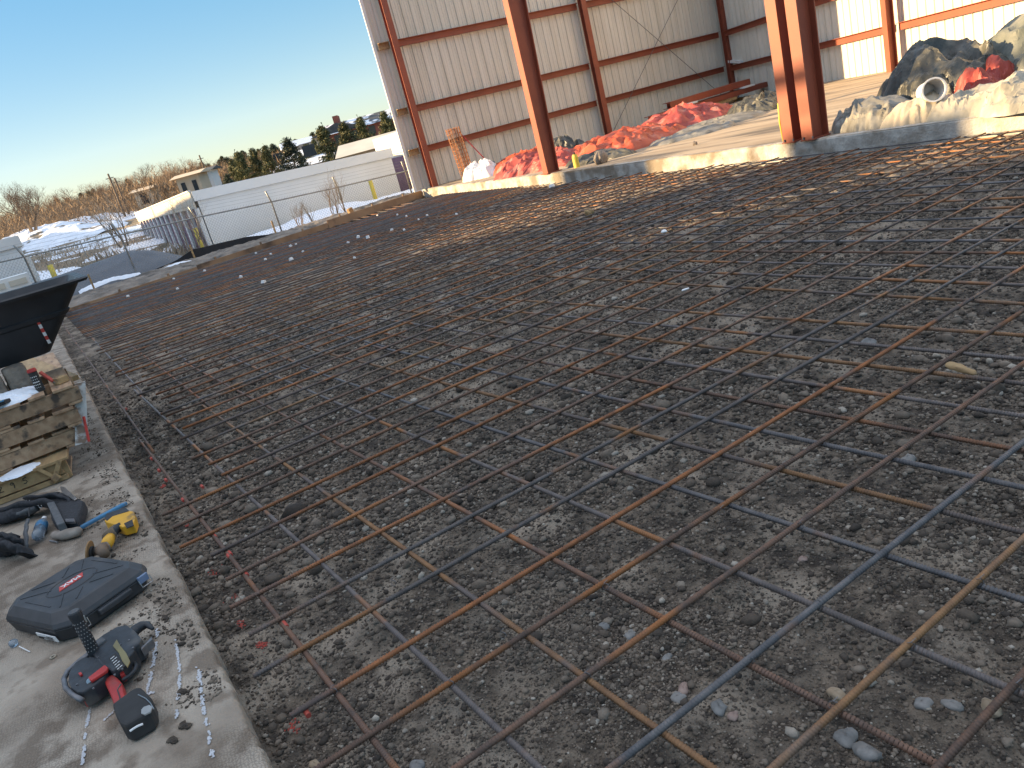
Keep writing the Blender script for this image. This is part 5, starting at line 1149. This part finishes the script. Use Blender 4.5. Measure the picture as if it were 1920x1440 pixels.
# ---- tool case
P0c = np.array(S(130, 1213)[:2]); P1c = np.array(S(299, 1092)[:2]); e1 = (P1c-P0c); L1c = np.linalg.norm(e1); e1 /= L1c; e2 = np.array([-e1[1], e1[0]])
if e2[0] > 0: e2 = -e2
W2 = .50
case = thing('tool_case', (P0c[0], P0c[1], SLAB), 'closed dark grey plastic tool case with a red and white logo', 'tool case')
def CP(u, v, z=0.0): return (P0c[0]+e1[0]*u*L1c+e2[0]*v*W2, P0c[1]+e1[1]*u*L1c+e2[1]*v*W2, SLAB+z)
def ring(pts, z): return [CP(u, v, z) for u, v in pts]
oct_ = lambda m_, c1=.10, c2=.12: [(m_+c1, m_), (1-m_-c1, m_), (1-m_, m_+c2), (1-m_, 1-m_-c2), (1-m_-c1, 1-m_), (m_+c1, 1-m_), (m_, 1-m_-c2), (m_, m_+c2)]
def shell(rings_):
    bb = MB(); n = len(rings_[0]); V = [p for r_ in rings_ for p in r_]; fs = []
    for i in range(len(rings_)-1):
        for j in range(n): fs.append((i*n+j, i*n+(j+1) % n, (i+1)*n+(j+1) % n, (i+1)*n+j))
    fs += [tuple(range(n-1, -1, -1)), tuple((len(rings_)-1)*n+k for k in range(n))]
    bb.add(V, fs); return bb
ch('base', shell([ring(oct_(.045), .002), ring(oct_(.02), .012), ring(oct_(.0), .060), ring(oct_(-.008), .064), ring(oct_(-.008), .068)]), M_case, case, bevel=.004)
ch('lid', shell([ring(oct_(-.008), .0695), ring(oct_(-.006), .078), ring(oct_(.01), .094), ring(oct_(.075, .10, .12), .126), ring(oct_(.10, .10, .12), .130)]), M_case, case, bevel=.004)
lid = case.children[-1]
# moulded ribs and oval
bb = MB()
def rib(u0, v0, u1, v1, w=.006, h=.004, z=.1305): bb.beam(CP(u0, v0, z), CP(u1, v1, z), w, h)
for pr in ((.16, .18, .34, .40), (.16, .82, .34, .60), (.84, .18, .66, .40), (.84, .82, .66, .60), (.14, .30, .14, .70), (.86, .30, .86, .70), (.30, .86, .46, .72), (.70, .86, .54, .72), (.30, .14, .46, .28), (.70, .14, .54, .28)): rib(*pr)
ov = [CP(.5+.25*math.cos(a_), .5+.16*math.sin(a_), .1305) for a_ in np.linspace(0, 2*math.pi, 37)]; bb.tube(ov, .003, 5, cap=False)
ch('moulded_rib', bb, M_case, case)
# logo: red slanted bar with white letters
lg = MB(); zl = .1330
lg.add([CP(.345, .47, zl), CP(.60, .47, zl), CP(.655, .56, zl), CP(.40, .56, zl), CP(.345, .47, zl-.004), CP(.60, .47, zl-.004), CP(.655, .56, zl-.004), CP(.40, .56, zl-.004)], [(0, 1, 2, 3), (7, 6, 5, 4), (0, 4, 5, 1), (1, 5, 6, 2), (2, 6, 7, 3), (3, 7, 4, 0)])
logo = ch('logo', lg, M_redp, case)
def text_mesh(txt, size, mat, org, ux, uy, parent, name, ext=.0006, shear=0.0):
    cu = bpy.data.curves.new('txt', 'FONT'); cu.body = txt; cu.size = size; cu.extrude = ext; cu.align_x = 'CENTER'; cu.align_y = 'CENTER'; cu.shear = shear; cu.offset = size*.02
    o = bpy.data.objects.new('txt', cu); col.objects.link(o); dg = bpy.context.evaluated_depsgraph_get(); me = bpy.data.meshes.new_from_object(o.evaluated_get(dg)); bpy.data.objects.remove(o)
    ux = Vector(ux).normalized(); uy = Vector(uy); uz = ux.cross(uy).normalized(); uy = uz.cross(ux); L = parent.location if parent.type == 'EMPTY' else parent.parent.location
    for v in me.vertices:
        p = Vector(org)+ux*v.co[0]+uy*v.co[1]+uz*v.co[2]; v.co = (p[0]-L[0], p[1]-L[1], p[2]-L[2])
    me.materials.clear(); me.materials.append(mat); oo_ = bpy.data.objects.new(name, me); col.objects.link(oo_); oo_.parent = parent; return oo_
text_mesh('MAX', .040, M_white, CP(.5, .515, zl+.0012), (-e1[0], -e1[1], 0), (-e2[0], -e2[1], 0), logo, 'letters', shear=.0)
M_latch = pm('latch_plate', (.16, .22, .34), (.13, .18, .28), 20, .3, spec=.8)
# latches on the front edge (v=0) facing the camera
for k, (u, m_) in enumerate(((.17, M_galv), (.86, M_blue))):
    bb = MB(); bb.beam(CP(u-.055, -.014, .066), CP(u+.055, -.014, .066), .012, .034, upv=(0, 0, 1)); la = ch('latch', bb, m_ if k == 0 else M_latch, case, bevel=.003)
    bb = MB(); bb.tube([CP(u-.062, -.03, .07), CP(u-.058, -.05, .038), CP(u+.058, -.05, .038), CP(u+.062, -.03, .07)], .0022, 6); sub('wire_bail', bb, M_steel, la)
# handle recess: dark bar between latches
bb = MB(); bb.poly([CP(.33, .02)[:2], CP(.36, -.012)[:2], CP(.68, -.012)[:2], CP(.71, .02)[:2]], SLAB+.030, SLAB+.060); ch('handle', bb, M_ink, case, bevel=.004)
bb = MB(); bb.beam(CP(.34, -.035, .055), CP(.70, -.035, .055), .022, .026); ch('grip', bb, M_black, case, bevel=.006)
# sticker on the left end
bb = MB(); bb.hexa([CP(-.002, .12, .018), CP(-.002, .42, .018), CP(-.012, .42, .018), CP(-.012, .12, .018), CP(-.012, .12, .046), CP(-.012, .42, .046), CP(-.022, .42, .046), CP(-.022, .12, .046)]); stk = ch('sticker', bb, M_white, case)
bb = MB()
for k in range(3): bb.beam(CP(-.024, .16, .024+k*.007), CP(-.024, .26+.05*(k % 2), .024+k*.007), .001, .003)
bb.beam(CP(-.024, .31, .028), CP(-.024, .39, .028), .001, .010)
sub('print', bb, M_ink, stk)

# ---- rebar tying tool, lying on its side; outline is laid out on the slab
tool = thing('rebar_tier', S(200, 1260), 'black and red battery rebar tying tool lying on its side', 'power tool')
def out(pts, z0, z1, name, mat, par=tool, inset=.006, bev=0.0):
    P = [at(x, y, (z0+z1)/2)[:2] for x, y in pts]
    A2 = sum(P[i][0]*P[(i+1) % len(P)][1]-P[(i+1) % len(P)][0]*P[i][1] for i in range(len(P)))
    if A2 < 0: P = P[::-1]
    bb = MB(); bb.poly(P, z0, z1); return ch(name, bb, mat, par, bevel=inset)
z_ = SLAB
def Z6(pts): return [(100+x/5.539, 1140+y/5.539) for x, y in pts]
out(Z6([(400, 470), (470, 420), (560, 350), (700, 270), (800, 250), (870, 300), (960, 400), (930, 450), (880, 480), (880, 530), (830, 580), (780, 640), (740, 690), (650, 740), (560, 690), (480, 600), (440, 540)]), z_+.015, z_+.088, 'housing', M_black)
out(Z6([(620, 400), (660, 330), (700, 400), (760, 470), (800, 560), (770, 620), (720, 560), (680, 470)]), z_+.088, z_+.0935, 'brass_trim', pm('brass', (.30, .23, .10), (.22, .17, .08), 10, .4, metal=.7), inset=.001)
out(Z6([(190, 830), (200, 740), (260, 640), (350, 585), (450, 575), (540, 620), (600, 720), (560, 800), (450, 890), (350, 950), (290, 950), (220, 900)]), z_+.020, z_+.086, 'magazine', M_black)
bb = MB(); ptsr = [at(x, y, z_+.070) for x, y in Z6([(470, 540), (440, 470), (380, 470), (260, 560), (150, 660), (110, 740), (130, 830), (200, 900), (300, 960)])]; bb.tube(ptsr, .010, 8); ch('guard_ring', bb, M_dsteel, tool, smooth=True)
out(Z6([(365, 735), (540, 600), (570, 625), (560, 660), (470, 720), (395, 768)]), z_+.087, z_+.099, 'lever', M_redpl, inset=.003)
out(Z6([(262, 685), (290, 670), (305, 690), (280, 708)]), z_+.087, z_+.095, 'button', M_redpl, inset=.001)
bb = MB(); bb.tube([at(*Z6([(375, 760)])[0], z_+.087), at(*Z6([(375, 760)])[0], z_+.090)], .010, 14); ch('screw', bb, M_steel, tool)
out(Z6([(300, 960), (400, 900), (420, 930), (330, 985)]), z_+.02, z_+.06, 'end_cover', M_redpl, inset=.003)
out(Z6([(580, 520), (650, 465), (750, 600), (680, 655)]), z_+.0885, z_+.0900, 'rating_label', M_ink, inset=0)
lb = tool.children[-1]
bb = MB()
for k in range(6):
    for j, (f0, f1) in enumerate(((.06, .40), (.5, .9)) if k % 2 else ((.06, .7),)):
        a_ = np.array(at(*Z6([(590+14*k, 535+21*k)])[0], z_+.0903)); b_ = np.array(at(*Z6([(652+14*k, 482+21*k)])[0], z_+.0903)); bb.beam(tuple(a_+(b_-a_)*f0), tuple(a_+(b_-a_)*f1), .003, .0008)
sub('print', bb, M_white, lb)
out(Z6([(390, 470), (530, 355), (575, 385), (440, 495)]), z_+.04, z_+.096, 'window', M_fabric2, inset=.003)
bb = MB()
for x, y in Z6([(470, 520), (640, 700), (700, 385), (720, 640), (830, 420), (790, 340), (250, 800), (420, 840)]):
    c_ = at(x, y, z_+.086); bb.tube([c_, (c_[0], c_[1], z_+.0905)], .0038, 10)
ch('screw', bb, M_dsteel, tool)
# jaws
bb = MB(); bb.tube([at(x, y, z_+.055) for x, y in Z6([(780, 330), (850, 230), (920, 185), (980, 170), (1030, 215)])], [.024, .021, .019, .013, .007], 10); ch('jaw', bb, M_black, tool, smooth=True)
out(Z6([(900, 400), (960, 420), (1040, 330), (1045, 360), (985, 410), (930, 470)]), z_+.035, z_+.070, 'jaw', M_dsteel, inset=.003)
# trigger guard and trigger
bb = MB(); bb.tube([at(x, y, z_+.05) for x, y in Z6([(840, 570), (862, 600), (845, 650), (790, 700), (715, 755)])], .007, 8); ch('trigger_guard', bb, M_black, tool, smooth=True)
out(Z6([(700, 700), (740, 680), (757, 712), (715, 740)]), z_+.035, z_+.066, 'trigger', M_redpl, inset=.003)
# grip and battery
out(Z6([(545, 800), (640, 730), (690, 770), (735, 820), (775, 970), (720, 1020), (650, 1045), (620, 960)]), z_+.022, z_+.070, 'grip', M_redpl, inset=.010)
bb = MB(); bb.tube([at(x, y, z_+.071) for x, y in Z6([(700, 790), (665, 850), (690, 920), (700, 965), (740, 960)])], .0022, 5); sub('seam', bb, M_black, tool.children[-1])
bat = out(Z6([(650, 1080), (760, 1000), (880, 910), (950, 900), (1010, 960), (1055, 1010), (1065, 1100), (1040, 1170), (800, 1310), (740, 1290), (690, 1200)]), z_+.004, z_+.075, 'battery', M_ink, inset=.010)
bb = MB(); P = [at(x, y, z_+.0755)[:2] for x, y in Z6([(915, 1060), (940, 1030), (1000, 1010), (1030, 1030), (1010, 1080), (950, 1110), (915, 1100)])][::-1]; bb.poly(P, z_+.072, z_+.077); sub('release', bb, M_clouded, bat)
bb = MB(); bb.tube([at(x, y, z_+.0755) for x, y in Z6([(795, 1280), (830, 1255), (880, 1225), (930, 1205)])], .0035, 5); sub('marking', bb, M_white, bat)
bb = MB(); bb.tube([at(x, y, z_+.078) for x, y in Z6([(880, 900), (960, 940), (1010, 990), (1045, 1050)])], .0016, 5); sub('edge_wire', bb, M_steel, bat)
# upright side handle
hb = at(*Z6([(415, 440)])[0], z_+.09); hh_ = .165
bb = MB(); bb.tube([(hb[0], hb[1], z_+.06), (hb[0], hb[1], z_+.10), (hb[0]-.002, hb[1], z_+.22), (hb[0]-.004, hb[1], z_+.25), (hb[0]-.004, hb[1], z_+.262)], [.021, .021, .020, .024, .023], 18); hd = ch('side_handle', bb, M_black, tool, smooth=False, bevel=.002)
bb = MB(); rj = random.Random(2)
for k in range(9):
    for j in range(5):
        a_ = rad(-70)+j*.5+(k % 2)*.25; zz = z_+.10+k*.015; r_ = .0206; bb.box((hb[0]+r_*math.cos(a_), hb[1]+r_*math.sin(a_), zz), (.003, .003, .003), rz=a_)
sub('grip_dots', bb, M_clouded, hd)
bb = MB(); bb.tube([(hb[0]-.004, hb[1], z_+.2622), (hb[0]-.004, hb[1], z_+.265)], .019, 18); sub('end_cap', bb, M_fabric2, hd)

# ---- angle grinder
gr = thing('angle_grinder', S(215, 1005), 'yellow and black cordless angle grinder with a worn disc', 'power tool')
def Z8(pts): return [(x/6.857, 900+y/6.857) for x, y in pts]
out(Z8([(1365, 575), (1400, 540), (1700, 450), (1745, 460), (1765, 540), (1740, 620), (1600, 660), (1545, 640), (1400, 600)]), SLAB+.012, SLAB+.068, 'battery', M_yel, par=gr, inset=.006)
bb = MB(); P = [at(x, y, SLAB+.069)[:2] for x, y in Z8([(1595, 560), (1700, 510), (1720, 585), (1630, 620)])][::-1]; bb.poly(P, SLAB+.066, SLAB+.0705); sub('panel', bb, M_ink, gr.children[-1])
out(Z8([(1370, 560), (1390, 490), (1640, 405), (1690, 450), (1480, 520), (1400, 590)]), SLAB+.01, SLAB+.070, 'base_shoe', M_black, par=gr)
bb = MB(); bb.tube([at(x, y, SLAB+.05) for x, y in Z8([(1560, 600), (1480, 640), (1440, 700)])], [.026, .024, .024], 14); ch('body', bb, M_black, gr, smooth=True)
bb = MB(); bb.tube([at(x, y, SLAB+.05) for x, y in Z8([(1500, 620), (1450, 660), (1400, 740)])], [.024, .026, .034], 14); ch('handle_sleeve', bb, pm('dusty_rubber', (.12, .09, .06), (.18, .14, .10), 20, .9), gr, smooth=True)
bb = MB(); bb.tube([at(x, y, SLAB+.05) for x, y in Z8([(1430, 720), (1390, 790), (1360, 850)])], [.022, .030, .027], 14); ch('motor_cover', bb, M_yel, gr, smooth=True)
bb = MB(); bb.tube([at(x, y, SLAB+.048) for x, y in Z8([(1380, 840), (1300, 890), (1200, 930)])], [.026, .027, .020], 14); ch('gear_head', bb, pm('cast_metal', (.30, .30, .30), (.16, .13, .10), 18, .5, metal=.5), gr, smooth=True)
c1_ = Vector(at(*Z8([(1165, 930)])[0], SLAB+.058)); ax_ = Vector((-.35, -.8, .25)).normalized()
bb = MB(); bb.tube([c1_, c1_+ax_*.006], .058, 30); ch('disc', bb, pm('worn_disc', (.30, .17, .07), (.16, .10, .05), 12, .9), gr)
bb = MB(); bb.tube([c1_-ax_*.012, c1_-ax_*.001], .030, 16); ch('flange_nut', bb, M_ink, gr)
bb = MB(); bb.tube([at(x, y, SLAB+.06) for x, y in Z8([(1330, 860), (1300, 900), (1350, 950)])], [.026, .030, .024], 12); ch('guard', bb, pm('brown_guard', (.16, .11, .07), (.10, .07, .05), 12, .7), gr, smooth=True)

# ---- hammer with blue handle
hm = thing('hammer', S(130, 1003), 'short handled club hammer with dusty head and blue handle', 'hammer')
bb = MB(); a_ = Vector(at(150, 990, SLAB+.03)); b_ = Vector(at(237, 943, SLAB+.018)); bb.beam(tuple(a_), tuple(b_), .030, .020); ch('handle', bb, M_blue, hm, bevel=.006)
lump('head', [at(98, 1003, SLAB+.03), at(125, 1002, SLAB+.032), at(154, 995, SLAB+.03)], [.028, .034, .030], pm('dusty_iron', (.20, .17, .14), (.30, .26, .22), 14, .85, .6, 60, bdist=.004), '', '', seed=3, noise=.12, flat=.85, parent=hm)
bb = MB(); bb.tube([at(94, 1014, SLAB+.006), at(108, 1017, SLAB+.006)], .006, 8); tag(bb.build('small_bolt', M_steel), 'small steel bolt lying by the hammer head', 'bolt')

# ---- tool belt
def Zb(x, y): return (x/6.857, 900+y/6.857)
tbt = thing('tool_belt', S(70, 985), 'black padded tool belt with pouch and loops crumpled on the slab', 'tool belt')
def band(pts, zs, w, mat, name, t=.012, n=28):
    P = [Vector(at(*Zb(x, y), z)) for (x, y), z in zip(pts, zs)]; bb = MB(); K = []
    for i in range(n):
        s_ = i/(n-1)*(len(P)-1); k = min(int(s_), len(P)-2); f = s_-k; p0 = P[max(k-1, 0)]; p1 = P[k]; p2 = P[k+1]; p3 = P[min(k+2, len(P)-1)]
        K.append(.5*((2*p1)+(p2-p0)*f+(2*p0-5*p1+4*p2-p3)*f*f+(3*p1-p0-3*p2+p3)*f**3))
    V = []
    for i, p in enumerate(K):
        U = Vector((0, 0, 1)); d_ = (K[min(i+1, n-1)]-K[max(i-1, 0)]).normalized(); sdv = d_.cross(U).normalized()
        tl = .45+.2*math.sin(i*.7); wv = (U*math.sin(tl+.5)+sdv*math.cos(tl+.5)).normalized(); nv = d_.cross(wv).normalized()
        for a__, b__ in ((-1, -1), (-.6, -1.4), (.6, -1.4), (1, -1), (1, 1), (.6, 1.5), (-.6, 1.5), (-1, 1)):
            V.append(p+wv*(a__*w/2)+nv*(b__*t/2))
    m8 = 8; fs = [(i*m8+j, i*m8+(j+1) % m8, (i+1)*m8+(j+1) % m8, (i+1)*m8+j) for i in range(n-1) for j in range(m8)]+[tuple(range(m8-1, -1, -1)), tuple((n-1)*m8+k for k in range(m8))]
    bb.add(V, fs); return ch(name, bb, mat, tbt, smooth=True)
band([(-60, 470), (150, 380), (400, 320), (620, 300), (780, 330)], [SLAB+.05, SLAB+.07, SLAB+.08, SLAB+.08, SLAB+.06], .085, M_fabric, 'padded_belt', .022)
band([(-60, 560), (150, 480), (330, 420), (480, 360)], [SLAB+.03, SLAB+.04, SLAB+.05, SLAB+.06], .05, M_fabric2, 'belt_lining', .016)
lump('rear_pouch', [at(*Zb(600, 260), SLAB+.04), at(*Zb(780, 270), SLAB+.05), at(*Zb(930, 330), SLAB+.04)], [.05, .06, .045], M_fabric, '', '', seed=4, noise=.5, flat=.8, parent=tbt)
lump('side_pouch', [at(*Zb(-80, 830), SLAB+.05), at(*Zb(60, 830), SLAB+.06), at(*Zb(230, 880), SLAB+.04)], [.07, .075, .05], M_fabric, '', '', seed=7, noise=.5, flat=.7, parent=tbt)
lump('belt_roll', [at(*Zb(-60, 520), SLAB+.04), at(*Zb(200, 430), SLAB+.05), at(*Zb(480, 350), SLAB+.05)], [.05, .055, .045], M_fabric, '', '', seed=9, noise=.4, flat=.7, parent=tbt)
band([(350, 250), (560, 220), (760, 210), (900, 260), (980, 340)], [SLAB+.06, SLAB+.10, SLAB+.10, SLAB+.08, SLAB+.05], .06, M_fabric, 'strap', .012)
band([(340, 880), (330, 740), (335, 620), (350, 540)], [SLAB+.02, SLAB+.06, SLAB+.08, SLAB+.09], .045, M_fabric2, 'hammer_loop', .012)
band([(-40, 900), (120, 870), (300, 900), (380, 980)], [SLAB+.06, SLAB+.08, SLAB+.06, SLAB+.02], .12, M_fabric, 'thigh_pad', .022)
band([(-60, 760), (60, 720), (180, 760), (250, 860)], [SLAB+.05, SLAB+.10, SLAB+.09, SLAB+.04], .07, M_fabric, 'strap', .014)
out([Zb(*p_) for p_ in ((640, 330), (780, 300), (960, 290), (1110, 330), (1080, 450), (1020, 600), (760, 640), (690, 560))], SLAB+.002, SLAB+.085, 'pouch', M_fabric, par=tbt, inset=.02)
out([Zb(*p_) for p_ in ((620, 340), (720, 320), (860, 600), (760, 640))], SLAB+.04, SLAB+.100, 'webbing', M_fabric2, par=tbt, inset=.006)
out([Zb(*p_) for p_ in ((770, 85), (830, 95), (990, 240), (960, 262), (800, 170))], SLAB+.09, SLAB+.098, 'metal_clip', M_steel, par=tbt, inset=.002)
out([Zb(*p_) for p_ in ((845, 515), (960, 510), (965, 545), (850, 552))], SLAB+.075, SLAB+.092, 'buckle', M_dsteel, par=tbt, inset=.002)
for (x, y) in ((362, 270), (515, 335)):
    c_ = Vector(at(*Zb(x, y), SLAB+.105)); bb = MB(); bb.tube([c_+Vector((rt[0], rt[1], rt[2]))*(.010*math.cos(a_))+Vector((0, 0, 1))*(.013*math.sin(a_)) for a_ in np.linspace(rad(150), rad(390), 12)], .0018, 6); ch('ring', bb, M_steel, tbt, smooth=True)
bb = MB(); bb.tube([at(*Zb(375, 350), SLAB+.09), at(*Zb(372, 400), SLAB+.085), at(*Zb(375, 470), SLAB+.085)], .003, 6); ch('cord', bb, M_ink, tbt)
# water bottle
wb = thing('water_bottle', S(75, 985), 'clear plastic water bottle with blue label tucked by the belt', 'bottle')
a_ = Vector(at(*Zb(480, 730), SLAB+.04)); b_ = Vector(at(*Zb(560, 520), SLAB+.045)); v_ = b_-a_
bb = MB(); bb.tube([a_, a_+v_*.1, a_+v_*.45, a_+v_*.75, a_+v_*.95, a_+v_*1.05], [.026, .033, .031, .033, .020, .012], 16); ch('body', bb, M_glass, wb, smooth=True)
bb = MB(); bb.tube([a_+v_*.42, a_+v_*.72], [.0335, .0335], 16, cap=False); ch('label_band', bb, M_blue, wb); bb = MB(); bb.tube([a_+v_*1.05, a_+v_*1.15], .014, 12); ch('cap', bb, M_white, wb)
# small litter by the case
vl = thing('earplug_case', S(28, 1210), 'small clear blue plastic pot with a white stick beside the case corner', 'litter')
bb = MB(); q = S(28, 1211); bb.tube([(q[0], q[1], SLAB+.002), (q[0], q[1], SLAB+.02), (q[0], q[1], SLAB+.028)], [.016, .019, .012], 16); ch('pot', bb, M_glass, vl, smooth=True)
bb = MB(); bb.tube([at(36, 1212, SLAB+.012), at(56, 1222, SLAB+.004)], .0022, 6); ch('stick', bb, M_white, vl)
q = S(100, 1233); bb = MB(); bb.tube([(q[0]+.010*math.cos(a_), q[1]+.010*math.sin(a_), SLAB+.004) for a_ in np.linspace(0, 6.28, 15)], .0035, 6); tag(bb.build('rubber_ring', M_cream, smooth=True), 'small tan ring lying below the tool case', 'ring')
# chalk smears and mud on the slab: thin deposits
def smear(pts, w, mat, seed, z=SLAB+.0035):
    P = [np.array(at(x, y, SLAB)[:2]) for x, y in pts]; r_ = np.random.default_rng(seed); V = []; Fc = []; n = 0
    for i in range(len(P)-1):
        L_ = np.linalg.norm(P[i+1]-P[i]); K = int(L_/.003*2.2)
        for k in range(K):
            t_ = r_.uniform(); c_ = P[i]+(P[i+1]-P[i])*t_; d_ = (P[i+1]-P[i])/L_; nn4 = np.array([-d_[1], d_[0]]); c_ = c_+nn4*r_.normal(0, w*.4)
            if vnoise(np.array([c_[0]*30]), np.array([c_[1]*30]), 5)[0] < .34: continue
            e = r_.uniform(.0015, .0045); an_ = r_.uniform(0, 3, 4)+np.arange(4)*0
            q_ = [(c_[0]+e*math.cos(a_)*1.5, c_[1]+e*math.sin(a_), z+r_.uniform(0, .0012)) for a_ in (0.3, 1.8, 3.4, 5.0)]; V += q_; Fc.append((n, n+1, n+2, n+3)); n += 4
    return V, Fc
VV = []; FF = []; off = 0
for pts_, w in (([(296, 1180), (290, 1240), (276, 1300)], .008), ([(330, 1200), (338, 1260), (332, 1350)], .006), ([(372, 1250), (382, 1330), (402, 1432)], .008), ([(170, 1330), (160, 1380), (155, 1435)], .006), ([(290, 1300), (240, 1310), (195, 1352)], .006)):
    v, f = smear(pts_, w, M_chalk, int(w*1e4)+off); VV += v; FF += [tuple(i+off for i in q_) for q_ in f]; off += len(v)
tag(npmesh('chalk_smears', VV, FF, M_chalk), 'whitish chalk and frost smears dribbled across the near slab', 'smears', kind='stuff')
for k, (px, py, s_, lab) in enumerate(((1070/3.428, 480/3.428+1020, .012, 'thin dark dirt sliver above the white smear on the slab'), (1180/3.428, 950/3.428+1020, .012, 'rough brown clod between two white smears'), (1200/3.428, 1170/3.428+1020, .014, 'pale brown clod lower between the white smears'), (1120/3.428, 1265/3.428+1020, .012, 'dark clod near the bottom of the slab'))):
    q = S(px, py); lump('dirt_clod', [(q[0]-s_*1.6, q[1]-s_, SLAB+s_*.3), (q[0]+s_*1.6, q[1]+s_*.5, SLAB+s_*.3)], [s_, s_*.8], M_dirt, lab, 'dirt clod', 'dirt clods on the slab', seed=k+2, noise=.6, flat=.5)
# unlinked leftovers
for o in list(bpy.data.objects):
    if o.users_collection == (): bpy.data.objects.remove(o)
